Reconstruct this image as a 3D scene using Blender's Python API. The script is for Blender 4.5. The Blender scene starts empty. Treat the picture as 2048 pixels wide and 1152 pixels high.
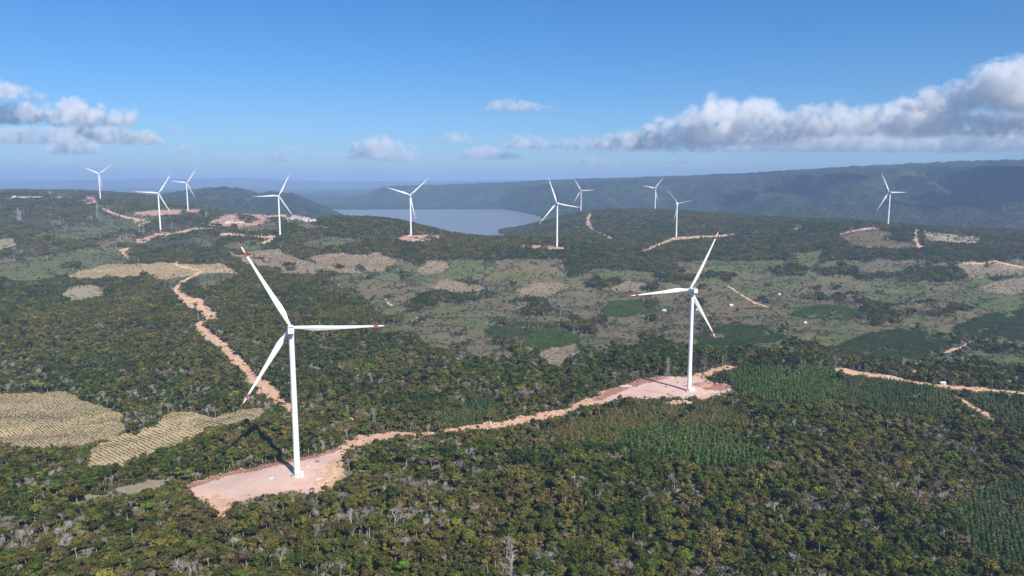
import bpy, math, random
import numpy as np
from mathutils import Matrix, Vector
R_ = math.radians
rng = np.random.default_rng(7)
random.seed(7)
S = bpy.context.scene
C = S.collection

# ------------------------------------------------------------------ camera, sky, sun, exposure
CAMZ = 230.0
F = 1462.0                     # focal length in pixels of the 2048 px wide photograph
PITCH = R_(8.2)
cp, sp = math.cos(PITCH), math.sin(PITCH)
cam = bpy.data.cameras.new('camera')
cam.sensor_width = 36.0
cam.lens = 36.0 * F / 2048.0
cam.clip_start = 1.0
cam.clip_end = 200000.0
camo = bpy.data.objects.new('camera', cam)
camo.location = (0, 0, CAMZ)
camo.rotation_euler = (R_(90) - PITCH, 0, 0)
C.objects.link(camo)
S.camera = camo

SUN_AZ, SUN_EL = R_(147.0), R_(42.0)      # azimuth clockwise from +Y
w = bpy.data.worlds.new('World')
S.world = w
w.use_nodes = True
nt = w.node_tree
bg = nt.nodes['Background']
sky = nt.nodes.new('ShaderNodeTexSky')
sky.sky_type = 'NISHITA'
sky.sun_disc = False
sky.sun_elevation = SUN_EL
sky.sun_rotation = SUN_AZ
sky.altitude = 600
sky.air_density = 1.0
sky.dust_density = 1.0
sky.ozone_density = 10.0
hs = nt.nodes.new('ShaderNodeHueSaturation')
hs.inputs['Saturation'].default_value = 1.15
nt.links.new(sky.outputs[0], hs.inputs['Color'])
nt.links.new(hs.outputs[0], bg.inputs[0])
bg.inputs[1].default_value = 0.090

sl = bpy.data.lights.new('sun', 'SUN')
sl.energy = 5.0
sl.angle = R_(0.53)
sl.color = (1.0, 0.93, 0.82)
so = bpy.data.objects.new('sun', sl)
sd = Vector((math.sin(SUN_AZ) * math.cos(SUN_EL), math.cos(SUN_AZ) * math.cos(SUN_EL), math.sin(SUN_EL)))
so.rotation_euler = sd.to_track_quat('Z', 'Y').to_euler()
so.location = (0, 0, 2000)
C.objects.link(so)
S.view_settings.view_transform = 'Standard'
S.view_settings.look = 'None'
S.view_settings.gamma = 1.0
S.view_settings.exposure = 0.5
S.cycles.volume_bounces = 12
S.cycles.max_bounces = 14
S.cycles.diffuse_bounces = 3
S.cycles.glossy_bounces = 2
S.cycles.transmission_bounces = 4
S.cycles.transparent_max_bounces = 4
S.cycles.use_denoising = True
S.cycles.volume_step_rate = 0.4
S.cycles.volume_max_steps = 256

# ------------------------------------------------------------------ helpers
def _hash(ix, iy, s):
    h = (ix.astype(np.int64) * 374761393 + iy.astype(np.int64) * 668265263 + s * 982451653) & 0xFFFFFFFF
    h = ((h ^ (h >> 13)) * 1274126177) & 0xFFFFFFFF
    h = h ^ (h >> 16)
    return (h & 0xFFFFFF) / float(0xFFFFFF)

def vnoise(x, y, s=0):
    ix, iy = np.floor(x), np.floor(y)
    fx, fy = x - ix, y - iy
    fx = fx * fx * (3 - 2 * fx); fy = fy * fy * (3 - 2 * fy)
    a = _hash(ix, iy, s); b = _hash(ix + 1, iy, s); c = _hash(ix, iy + 1, s); d = _hash(ix + 1, iy + 1, s)
    return (a * (1 - fx) + b * fx) * (1 - fy) + (c * (1 - fx) + d * fx) * fy

def fbm(x, y, s=0, o=4):
    v = 0.0; a = 0.5; t = 0
    for k in range(o):
        v = v + a * vnoise(x, y, s + 17 * k); t += a
        x = x * 2.03 + 11.3; y = y * 2.03 - 7.7; a *= 0.5
    return v / t

def sstep(a, b, x):
    t = np.clip((x - a) / (b - a), 0, 1)
    return t * t * (3 - 2 * t)

def mk_mesh(name, V, faces):
    """V (n,3); faces (m,k) int array with k = 3 or 4, or a list of polygons"""
    me = bpy.data.meshes.new(name)
    V = np.asarray(V, np.float32)
    if isinstance(faces, np.ndarray):
        m, k = faces.shape
        me.vertices.add(len(V)); me.vertices.foreach_set('co', V.ravel())
        me.loops.add(m * k); me.loops.foreach_set('vertex_index', faces.astype(np.int32).ravel())
        me.polygons.add(m)
        me.polygons.foreach_set('loop_start', np.arange(0, m * k, k, dtype=np.int32))
        me.update(calc_edges=True)
    else:
        me.from_pydata([tuple(v) for v in V], [], faces)
        me.update()
    return me

def smooth(me):
    me.polygons.foreach_set('use_smooth', np.ones(len(me.polygons), bool)); me.update()

def link(name, me, m=None, parent=None, loc=None, rotz=None):
    o = bpy.data.objects.new(name, me)
    if m is not None and len(me.materials) == 0:
        me.materials.append(m)
    C.objects.link(o)
    if parent is not None: o.parent = parent
    if loc is not None: o.location = loc
    if rotz is not None: o.rotation_euler[2] = rotz
    return o

def tag(o, label=None, cat=None, group=None, kind=None):
    if label: o['label'] = label
    if cat: o['category'] = cat
    if group: o['group'] = group
    if kind: o['kind'] = kind
    return o

def empty(name, loc, rotz=0.0):
    o = bpy.data.objects.new(name, None)
    o.location = loc; o.rotation_euler[2] = rotz
    o.empty_display_size = 2
    C.objects.link(o)
    return o

class MB:
    def __init__(s): s.v = []; s.f = []
    def box(s, c, d, rz=0.0, M=None):
        n = len(s.v)
        for sx in (-1, 1):
            for sy in (-1, 1):
                for sz in (-1, 1):
                    p = Vector((sx * d[0] / 2, sy * d[1] / 2, sz * d[2] / 2))
                    if rz: p = Matrix.Rotation(rz, 3, 'Z') @ p
                    if M is not None: p = M @ p
                    s.v.append(tuple(p + Vector(c)))
        for q in ((0, 1, 3, 2), (4, 6, 7, 5), (0, 4, 5, 1), (2, 3, 7, 6), (0, 2, 6, 4), (1, 5, 7, 3)):
            s.f.append([n + i for i in q])
        return s
    def tube(s, p0, p1, r0, r1, k=6, caps=True):
        p0, p1 = Vector(p0), Vector(p1)
        ax = (p1 - p0).normalized()
        a = ax.orthogonal().normalized(); b = ax.cross(a)
        n = len(s.v)
        for (p, r) in ((p0, r0), (p1, r1)):
            for i in range(k):
                t = 2 * math.pi * i / k
                s.v.append(tuple(p + a * (r * math.cos(t)) + b * (r * math.sin(t))))
        for i in range(k):
            j = (i + 1) % k
            s.f.append([n + i, n + j, n + k + j, n + k + i])
        if caps:
            s.f.append([n + i for i in range(k)][::-1]); s.f.append([n + k + i for i in range(k)])
        return s
    def lathe(s, prof, k=32, M=None):
        n = len(s.v)
        for (r, z) in prof:
            for i in range(k):
                t = 2 * math.pi * i / k
                p = Vector((r * math.cos(t), r * math.sin(t), z))
                if M is not None: p = M @ p
                s.v.append(tuple(p))
        for a in range(len(prof) - 1):
            for i in range(k):
                j = (i + 1) % k
                s.f.append([n + a * k + i, n + a * k + j, n + (a + 1) * k + j, n + (a + 1) * k + i])
        s.f.append([n + i for i in range(k)][::-1])
        s.f.append([n + (len(prof) - 1) * k + i for i in range(k)])
        return s
    def mesh(s, name, sm=False):
        me = bpy.data.meshes.new(name); me.from_pydata(s.v, [], s.f); me.update()
        if sm: smooth(me)
        return me

# ------------------------------------------------------------------ materials
def nodes_mat(name):
    m = bpy.data.materials.new(name); m.use_nodes = True
    n = m.node_tree; b = n.nodes['Principled BSDF']
    return m, n, b

def ramp(n, stops):
    r = n.nodes.new('ShaderNodeValToRGB')
    e = r.color_ramp.elements
    while len(e) < len(stops): e.new(0.5)
    for i, (p, c) in enumerate(stops):
        e[i].position = p; e[i].color = (*c, 1)
    return r

def tex(n, scale, detail=4, rough=0.6, obj=True):
    t = n.nodes.new('ShaderNodeTexNoise'); t.inputs['Scale'].default_value = scale
    t.inputs['Detail'].default_value = detail; t.inputs['Roughness'].default_value = rough
    g = n.nodes.new('ShaderNodeNewGeometry')
    n.links.new(g.outputs['Position'], t.inputs['Vector'])
    return t

def mixc(n, fac, a, b, mode='MIX'):
    x = n.nodes.new('ShaderNodeMix'); x.data_type = 'RGBA'; x.blend_type = mode
    for sock, v in ((x.inputs[0], fac), (x.inputs[6], a), (x.inputs[7], b)):
        if isinstance(v, (int, float)): sock.default_value = v
        elif isinstance(v, tuple): sock.default_value = (*v, 1)
        else: n.links.new(v, sock)
    return x.outputs[2]

def ground_mat(name, stops, big=0.02, small=0.4, rough=0.95, fine=None, bump=0.4):
    """stops: 3 or 4 colours along a noise ramp, with a second finer noise shifting it"""
    m, n, b = nodes_mat(name)
    t1 = tex(n, big, 5); t2 = tex(n, small, 4, 0.7)
    a = n.nodes.new('ShaderNodeMath'); a.operation = 'ADD'
    k1 = n.nodes.new('ShaderNodeMath'); k1.operation = 'MULTIPLY'; k1.inputs[1].default_value = 0.5
    k2 = n.nodes.new('ShaderNodeMath'); k2.operation = 'MULTIPLY'; k2.inputs[1].default_value = 0.5
    n.links.new(t1.outputs['Fac'], k1.inputs[0]); n.links.new(t2.outputs['Fac'], k2.inputs[0])
    n.links.new(k1.outputs[0], a.inputs[0]); n.links.new(k2.outputs[0], a.inputs[1])
    k = len(stops)
    r = ramp(n, [(0.34 + 0.32 * i / (k - 1), c) for i, c in enumerate(stops)])
    n.links.new(a.outputs[0], r.inputs[0])
    col = r.outputs[0]
    if fine:
        t3 = tex(n, fine[0], 3, 0.8)
        r3 = ramp(n, [(0.42, (0, 0, 0)), (0.58, (1, 1, 1))])
        n.links.new(t3.outputs['Fac'], r3.inputs[0])
        col = mixc(n, r3.outputs[0], col, fine[1])
    n.links.new(col, b.inputs['Base Color'])
    b.inputs['Roughness'].default_value = rough
    b.inputs['Specular IOR Level'].default_value = 0.15
    bp = n.nodes.new('ShaderNodeBump'); bp.inputs['Strength'].default_value = bump; bp.inputs['Distance'].default_value = 0.5
    n.links.new(t2.outputs['Fac'], bp.inputs['Height']); n.links.new(bp.outputs[0], b.inputs['Normal'])
    return m

def leaf_mat(name, attr='tint'):
    m, n, b = nodes_mat(name)
    at = n.nodes.new('ShaderNodeAttribute'); at.attribute_type = 'INSTANCER'; at.attribute_name = attr
    cv = n.nodes.new('ShaderNodeAttribute'); cv.attribute_type = 'GEOMETRY'; cv.attribute_name = 'cv'
    col = mixc(n, 1.0, at.outputs['Color'], cv.outputs['Color'], 'MULTIPLY')
    n.links.new(col, b.inputs['Base Color'])
    b.inputs['Roughness'].default_value = 0.75
    b.inputs['Specular IOR Level'].default_value = 0.08
    tr = n.nodes.new('ShaderNodeBsdfTranslucent'); n.links.new(col, tr.inputs[0])
    mx = n.nodes.new('ShaderNodeMixShader'); mx.inputs[0].default_value = 0.18
    n.links.new(b.outputs[0], mx.inputs[1]); n.links.new(tr.outputs[0], mx.inputs[2])
    n.links.new(mx.outputs[0], n.nodes['Material Output'].inputs[0])
    return m

def plain_mat(name, c, rough=0.5, metal=0.0, var=0.06, scale=0.6):
    m, n, b = nodes_mat(name)
    t = tex(n, scale, 4)
    lo = tuple(x * (1 - var) for x in c); hi = tuple(min(1, x * (1 + var)) for x in c)
    r = ramp(n, [(0.35, lo), (0.65, hi)])
    n.links.new(t.outputs['Fac'], r.inputs[0]); n.links.new(r.outputs[0], b.inputs['Base Color'])
    b.inputs['Roughness'].default_value = rough; b.inputs['Metallic'].default_value = metal
    return m

MAT = {}
MAT['floor'] = ground_mat('forest floor', [(.030, .032, .016), (.055, .050, .028), (.085, .070, .042)], .015, .25)
MAT['grass'] = ground_mat('rough grass', [(.060, .088, .026), (.102, .126, .042), (.170, .158, .074)], .012, .12, fine=(.35, (.095, .098, .045)))
MAT['scrub'] = ground_mat('dry scrub', [(.092, .084, .036), (.165, .132, .066), (.260, .190, .112)], .012, .15, fine=(.4, (.10, .095, .06)))
MAT['brown'] = ground_mat('reddish dry grass', [(.085, .080, .040), (.150, .108, .062), (.230, .125, .075)], .010, .09, fine=(.4, (.11, .10, .055)))
MAT['slash'] = ground_mat('slashed clearing', [(.150, .120, .070), (.290, .215, .140), (.420, .310, .215)], .012, .14, fine=(.3, (.13, .11, .065)))
MAT['stub'] = ground_mat('straw stubble', [(.300, .230, .120), (.500, .395, .220), (.620, .500, .310)], .015, .3, fine=(.6, (.40, .31, .17)))
MAT['crop'] = ground_mat('green crop soil', [(.050, .075, .024), (.070, .100, .032), (.110, .110, .048)], .03, .3)
MAT['plant'] = ground_mat('plantation floor', [(.035, .042, .018), (.070, .068, .032), (.110, .090, .050)], .015, .3)
MAT['pale'] = ground_mat('pale cut field', [(.170, .150, .090), (.270, .230, .150), (.330, .280, .190)], .02, .3)
MAT['road'] = ground_mat('orange dirt road', [(.400, .225, .140), (.620, .410, .280), (.720, .540, .400)], .05, .3, fine=(.18, (.50, .31, .20)), bump=.6)
MAT['pad'] = ground_mat('pink earth pad', [(.440, .195, .140), (.590, .345, .255), (.600, .420, .345), (.650, .440, .290)], .028, .11, fine=(.06, (.60, .43, .365)), bump=.6)
MAT['redpad'] = ground_mat('red earth pad', [(.330, .160, .110), (.470, .265, .190), (.560, .360, .275)], .012, .06, fine=(.05, (.42, .25, .18)), bump=.6)
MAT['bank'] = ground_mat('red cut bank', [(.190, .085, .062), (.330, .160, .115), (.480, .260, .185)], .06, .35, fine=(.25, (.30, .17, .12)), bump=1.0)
MAT['gravel'] = ground_mat('grey pink hardstand', [(.520, .350, .280), (.580, .430, .360), (.610, .490, .430)], .03, .2, fine=(.12, (.56, .40, .32)), bump=.4)
MAT['white'] = plain_mat('white turbine paint', (.80, .80, .79), .38, 0, .03, .08)
MAT['red'] = plain_mat('red warning paint', (.62, .030, .035), .4, 0, .05)
MAT['grey'] = plain_mat('galvanised steel', (.42, .43, .44), .5, .4, .12)
MAT['conc'] = plain_mat('concrete', (.50, .49, .46), .85, 0, .12)
MAT['dark'] = plain_mat('dark grille', (.055, .058, .065), .6)
MAT['panel'] = plain_mat('grey panel', (.55, .56, .58), .5)
MAT['roofw'] = plain_mat('white sheet roof', (.78, .79, .80), .4, 0, .05)
MAT['roofb'] = plain_mat('blue sheet roof', (.14, .30, .60), .4, 0, .08)
MAT['wall'] = plain_mat('pale wall', (.62, .58, .52), .8)
MAT['leaf'] = leaf_mat('foliage')
MAT['bark'] = plain_mat('pale bark', (.300, .270, .235), .9, 0, .25, 2.0)
MAT['bare'] = plain_mat('grey dead wood', (.345, .305, .285), .9, 0, .3, .08)
MAT['stick'] = plain_mat('bleached logs', (.55, .50, .44), .9, 0, .2, .5)

# mountain forest (too far to tell trees apart)
def mountain_mat():
    m, n, b = nodes_mat('mountain forest')
    t1 = tex(n, .004, 5); t2 = tex(n, .028, 5, .75)
    r1 = ramp(n, [(0.35, (.012, .024, .010)), (0.5, (.020, .030, .014)), (0.66, (.038, .042, .022))])
    n.links.new(t1.outputs['Fac'], r1.inputs[0])
    r2 = ramp(n, [(0.40, (.2, .2, .2)), (0.60, (2.0, 1.95, 1.8))])
    n.links.new(t2.outputs['Fac'], r2.inputs[0])
    n.links.new(mixc(n, 1.0, r1.outputs[0], r2.outputs[0], 'MULTIPLY'), b.inputs['Base Color'])
    b.inputs['Roughness'].default_value = .95; b.inputs['Specular IOR Level'].default_value = .1
    bp = n.nodes.new('ShaderNodeBump'); bp.inputs['Strength'].default_value = 1.0; bp.inputs['Distance'].default_value = 16
    n.links.new(t2.outputs['Fac'], bp.inputs['Height']); n.links.new(bp.outputs[0], b.inputs['Normal'])
    return m
MAT['mount'] = mountain_mat()

# ------------------------------------------------------------------ terrain heights (all z below are relative to the camera)
def ray_us(px, py):
    a = (np.asarray(px, float) - 1024) / F; b = (np.asarray(py, float) - 576) / F
    ry = cp - b * sp
    return a / ry, -(sp + b * cp) / ry         # x per unit y, z per unit y

def proj(x, y, z):                             # z relative to the camera
    d = y * cp - z * sp
    return 1024 + F * x / d, 576 + F * (-z * cp - y * sp) / d

TURB = [  # rotor centre x, y, base z, yaw psi, phase
    (-169.4, 550.3, -227.7, -16, 117.5), (202.5, 816.5, -236.9, -16, 64), (120.5, 1969.6, -172.0, -14, 110),
    (349.5, 3735.1, -156.3, -12, 2), (706.0, 3635.7, -144.5, -22, 50), (564.8, 2507.9, -187.8, 48, 14),
    (1281.7, 2501.6, -149.5, -12, 0), (-1812.8, 3245.4, -78.3, -8, 36), (-1071.5, 2232.7, -148.9, -10, 56),
    (-1399.1, 3174.9, -118.0, -4, 54), (-661.1, 2086.3, -154.1, -6, 62), (-292.8, 2118.0, -152.2, -10, 42)]
cps = [(x, y, z) for (x, y, z, _, _) in TURB]
for (px, py, z) in [(0, 1152, -218), (500, 1100, -226), (1024, 1152, -222), (1500, 1100, -236), (2048, 1152, -258), (2048, 1000, -266), (1900, 880, -256), (1400, 960, -226), (1200, 1060, -220),
                    (1700, 900, -240), (1050, 900, -231), (1560, 745, -233), (1750, 750, -242), (2048, 788, -252), (1850, 700, -252),
                    (200, 850, -247), (0, 860, -246), (0, 700, -250), (300, 650, -246), (430, 650, -242), (560, 800, -248),
                    (345, 580, -222), (400, 545, -206), (250, 500, -180), (150, 590, -230), (700, 600, -236), (800, 750, -247),
                    (1000, 600, -246), (900, 530, -202), (1000, 700, -250), (1250, 690, -250), (1100, 560, -230), (1300, 600, -247), (1500, 610, -247),
                    (1700, 600, -244), (1900, 610, -240), (1850, 475, -160), (2040, 520, -212), (1500, 505, -197), (1310, 495, -194),
                    (1700, 500, -190), (100, 460, -150), (0, 540, -200), (100, 500, -178), (50, 412, -92), (520, 440, -134),
                    (1200, 452, -173), (1162, 470, -186), (640, 442, -125), (620, 500, -176)]:
    u, s = ray_us(px, py)
    y = z / s
    cps.append((u * y, y, z))
def atd(px, y, z): cps.append(((px - 1024) / F * y * 1.0 / cp, y, z))
# crests and the fall towards the lake behind them
for (px, y, z) in [(760, 2380, -116), (680, 2500, -118), (850, 2330, -148), (950, 2300, -176), (1040, 2400, -184),
                   (700, 3000, -250), (850, 2800, -262), (950, 2750, -270), (1040, 2800, -270), (800, 3400, -290), (1000, 3400, -290), (600, 3300, -210), (900, 4200, -300), (700, 4300, -300),
                   (1400, 3200, -142), (1550, 3000, -150), (1650, 2800, -146), (1900, 2650, -172), (2040, 2600, -178),
                   (1300, 4300, -260), (1600, 4000, -270), (1900, 3700, -280), (2200, 3600, -280), (1100, 4400, -290), (1080, 3300, -215),
                   (0, 4400, -56), (150, 4600, -54), (300, 4700, -60), (200, 3800, -76), (-200, 4300, -55), (-200, 2500, -120),
                   (-300, 1200, -235), (-400, 600, -225), (2400, 1200, -245), (2500, 2200, -215), (2500, 600, -245), (450, 3300, -135), (300, 3600, -100)]:
    atd(px, y, z)
for (x, y, z) in [(0, 100, -222), (-400, 100, -215), (400, 100, -235), (0, -400, -220), (-3500, 4500, -60), (-3000, 2500, -100), (3500, 4500, -290), (3000, 2500, -240)]:
    cps.append((x, y, z))
cps = np.array(cps, float)

def tps_fit(P, lam):
    X = P[:, :2] / 1000.0; n = len(P)
    d = np.linalg.norm(X[:, None] - X[None], axis=-1)
    K = np.where(d > 0, d * d * np.log(d + 1e-12), 0)
    A = np.zeros((n + 3, n + 3)); A[:n, :n] = K + lam * np.eye(n)
    A[:n, n] = 1; A[:n, n + 1:] = X; A[n, :n] = 1; A[n + 1:, :n] = X.T
    b = np.zeros(n + 3); b[:n] = P[:, 2]
    return X, np.linalg.solve(A, b)
_X, _W = tps_fit(cps, 0.004)
def tps(x, y):
    x = x / 1000.0; y = y / 1000.0
    o = _W[-3] + _W[-2] * x + _W[-1] * y
    for i in range(len(_X)):
        d2 = (x - _X[i, 0]) ** 2 + (y - _X[i, 1]) ** 2
        o = o + _W[i] * 0.5 * d2 * np.log(d2 + 1e-12)
    return o

WATER = -260.0
def crest(u, y, pts, foot, sharp, back=0.15, floor=-300, amp=0.50, seed=3, gul=900.0):
    """a range given by its skyline: pts (px, py, crest depth); foot (px, depth) where it meets the lowland"""
    pts = np.array(pts, float); cu, cs = ray_us(pts[:, 0], pts[:, 1])
    zc = np.interp(u, cu, cs * pts[:, 2]); yc = np.interp(u, cu, pts[:, 2])
    ft = np.array(foot, float); fu = (ft[:, 0] - 1024) / F
    yf = np.interp(u, fu, ft[:, 1])
    x = u * y
    t = (y - yf) / (yc - yf)
    tt = np.clip(t, 0, 1)
    prof = sstep(0, 1, tt ** sharp) * 0.6 + 0.4 * tt
    g = 1 - np.abs(2 * fbm(x / gul + .4 * y / gul, y / (gul * 2.2), seed, 4) - 1) * 2       # spurs and gullies
    g2 = fbm(x / 260, y / 260, seed + 5, 4) - .5
    h = (zc - floor)
    env = np.clip(4 * tt * (1 - tt), 0, 1)
    g3 = 1 - np.abs(2 * fbm(x / (gul * .38) - .5 * y / gul, y / (gul * .8), seed + 3, 3) - 1) * 2
    z = floor + h * prof + h * env * (amp * (g - .35) + .20 * (g3 - .4) + .10 * g2)
    lim = zc / yc * y - 14 - 40 * (1 - tt)
    z = np.where(z > lim - 60, lim - 60 + 60 * np.tanh((z - lim + 60) / 60), z)          # spurs stay below the skyline
    z = np.where(t > 1, floor + h * (1 - back * np.clip(t - 1, 0, 1.5)) + 30 * (fbm(x / 400, y / 400, seed + 9) - .5) * np.clip((t - 1) * 4, 0, 1), z)
    return np.where(t > 0, z, -400.0)

def Zfun(u, y):
    x = u * y
    a = tps(x, y)
    a = a + 9 * (fbm(x / 170, y / 170, 2, 4) - .5) * sstep(650, 1100, y) + 4 * (fbm(x / 60, y / 60, 4, 3) - .5) * sstep(650, 1000, y)
    a = a + (16 * (fbm(x / 140, y / 140, 6, 3) - .5) + 4 * (fbm(x / 45, y / 45, 9, 3) - .5)) * (1 - sstep(650, 1000, y))
    wa = 1 - sstep(4300, 5300, y)
    px = 1024 + F * u
    left = 1 - sstep(560, 680, px)
    lowl = np.interp(y, [4000, 6000, 9000, 16000, 40000], [-235, -240, -215, -170, -120])
    lowl = lowl + 50 * (fbm(x / 1500, y / 1500, 21, 4) - .5)
    far = np.where(y > 9200, np.maximum(lowl, -240), -300 + (lowl + 300) * left)
    z = far + (a - far) * wa
    z = np.maximum(z, crest(u, y, [(560, 400, 9800), (690, 398, 9800), (730, 388, 9700), (770, 373, 9500), (830, 371, 9500), (900, 369, 9400), (1050, 363, 9000), (1160, 358, 8500),
            (1300, 354, 8000), (1500, 346, 7500), (1620, 338, 7300), (1700, 333, 7200), (1900, 323, 7000), (2048, 319, 6800), (2500, 305, 6500), (4000, 320, 6500)],
            [(500, 8600), (700, 8500), (830, 8100), (950, 7800), (1000, 7200), (1040, 6200), (1085, 5000), (1150, 4700), (1400, 4300), (2048, 3900), (4000, 3800)], .9))
    # a lower spur in front of the range on the right
    z = np.maximum(z, crest(u, y, [(1350, 470, 5600), (1550, 425, 5600), (1650, 402, 5500), (1700, 405, 5500), (1800, 432, 5300), (1850, 410, 5200), (1950, 372, 5100), (2048, 350, 5000), (2400, 330, 4800), (4000, 330, 4800)],
            [(500, 4500), (1300, 4500), (1700, 4200), (2048, 3700), (4000, 3500)], 1.0, back=1.0, seed=31, gul=600))
    # the hill behind the substation
    z = np.maximum(z, crest(u, y, [(-1500, 422, 6000), (-300, 402, 6000), (100, 398, 6000), (250, 395, 6000), (330, 388, 6000), (380, 379, 6000), (420, 375, 6000), (450, 374, 6000), (490, 379, 6000), (520, 386, 6000), (545, 382, 6000), (585, 386, 5900),
            (610, 397, 5800), (650, 412, 5700), (690, 432, 5600), (800, 500, 5500), (4000, 500, 5500)], [(-1500, 4400), (300, 4300), (600, 4200), (700, 4200), (4000, 4200)], .8, back=.8, seed=41, gul=500, amp=.3))
    # low wooded points on the far shore
    z = np.maximum(z, crest(u, y, [(-1500, 392, 11500), (300, 388, 11500), (560, 388, 11500), (620, 390, 11000), (700, 392, 10800), (760, 402, 10500), (860, 420, 10000), (4000, 420, 10000)],
            [(-1500, 9500), (600, 9300), (800, 9300), (4000, 9300)], 1.0, back=.2, seed=51))
    z = np.maximum(z, crest(u, y, [(-1500, 430, 7800), (560, 425, 7800), (600, 408, 7900), (650, 411, 8000), (700, 411, 8300), (750, 412.5, 8400), (772, 416, 8400), (800, 430, 8400), (4000, 440, 8400)],
            [(-1500, 7000), (560, 7000), (650, 7600), (750, 8150), (4000, 8200)], 1.0, back=2.0, seed=61))
    # hazy ranges on the horizon
    z = np.maximum(z, crest(u, y, [(-1500, 352, 27000), (0, 358, 27000), (60, 360, 27000), (170, 359, 27000), (300, 357, 27000), (480, 355, 27000), (560, 359, 27000), (700, 362, 27000), (900, 361, 27000), (1100, 358, 27000), (4000, 350, 27000)],
            [(-1500, 20000), (4000, 20000)], 1.0, back=.3, seed=71, gul=2500))
    return z

# level ground under each turbine
def flatten(u, y, z):
    x = u * y
    for k, (tx, ty, tz, _, _) in enumerate(TURB):
        r = 34 if k < 2 else 40
        w_ = 1 - sstep(r * .55, r * 1.6, np.hypot(x - tx, y - ty))
        z = z * (1 - w_) + tz * w_
    return z

us = np.concatenate([np.linspace(-2.6, -.84, 45)[:-1], np.arange(-.84, .8401, .0018), np.linspace(.84, 2.6, 45)[1:]])
ys = [235.0]
while ys[-1] < 5700: ys.append(ys[-1] * 1.0040 if ys[-1] < 3500 else ys[-1] * 1.0052)
ys = np.array(ys)
U, Y = np.meshgrid(us, ys)
Z = flatten(U, Y, Zfun(U, Y))
NR, NC = Z.shape

def zat(x, y):
    u = x / y
    j = np.clip(np.interp(y, ys, np.arange(NR)), 0, NR - 1.001); i = np.clip(np.interp(u, us, np.arange(NC)), 0, NC - 1.001)
    j0 = j.astype(int); i0 = i.astype(int); fj = j - j0; fi = i - i0
    return (Z[j0, i0] * (1 - fi) + Z[j0, i0 + 1] * fi) * (1 - fj) + (Z[j0 + 1, i0] * (1 - fi) + Z[j0 + 1, i0 + 1] * fi) * fj

slope = Z / Y
runmax = np.maximum.accumulate(slope, axis=0)
HID = (runmax - slope) * Y                    # metres a grid point lies below the line of sight

def ground_at(px, py):
    """first point of the terrain that the photograph's pixel sees"""
    u, s = ray_us(px, py)
    i = float(np.interp(u, us, np.arange(NC))); i0 = min(int(i), NC - 2); f = i - i0
    col = (Z[:, i0] * (1 - f) + Z[:, i0 + 1] * f) / ys
    k = np.argmax(col >= s)
    if col[k] < s: k = NR - 1
    if k > 0 and col[k] > col[k - 1]:
        t = (s - col[k - 1]) / (col[k] - col[k - 1]); y = ys[k - 1] + t * (ys[k] - ys[k - 1])
    else: y = ys[k]
    y = float(y); x = float(u * y)
    return x, y, float(zat(np.array([x]), np.array([y]))[0])

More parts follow.
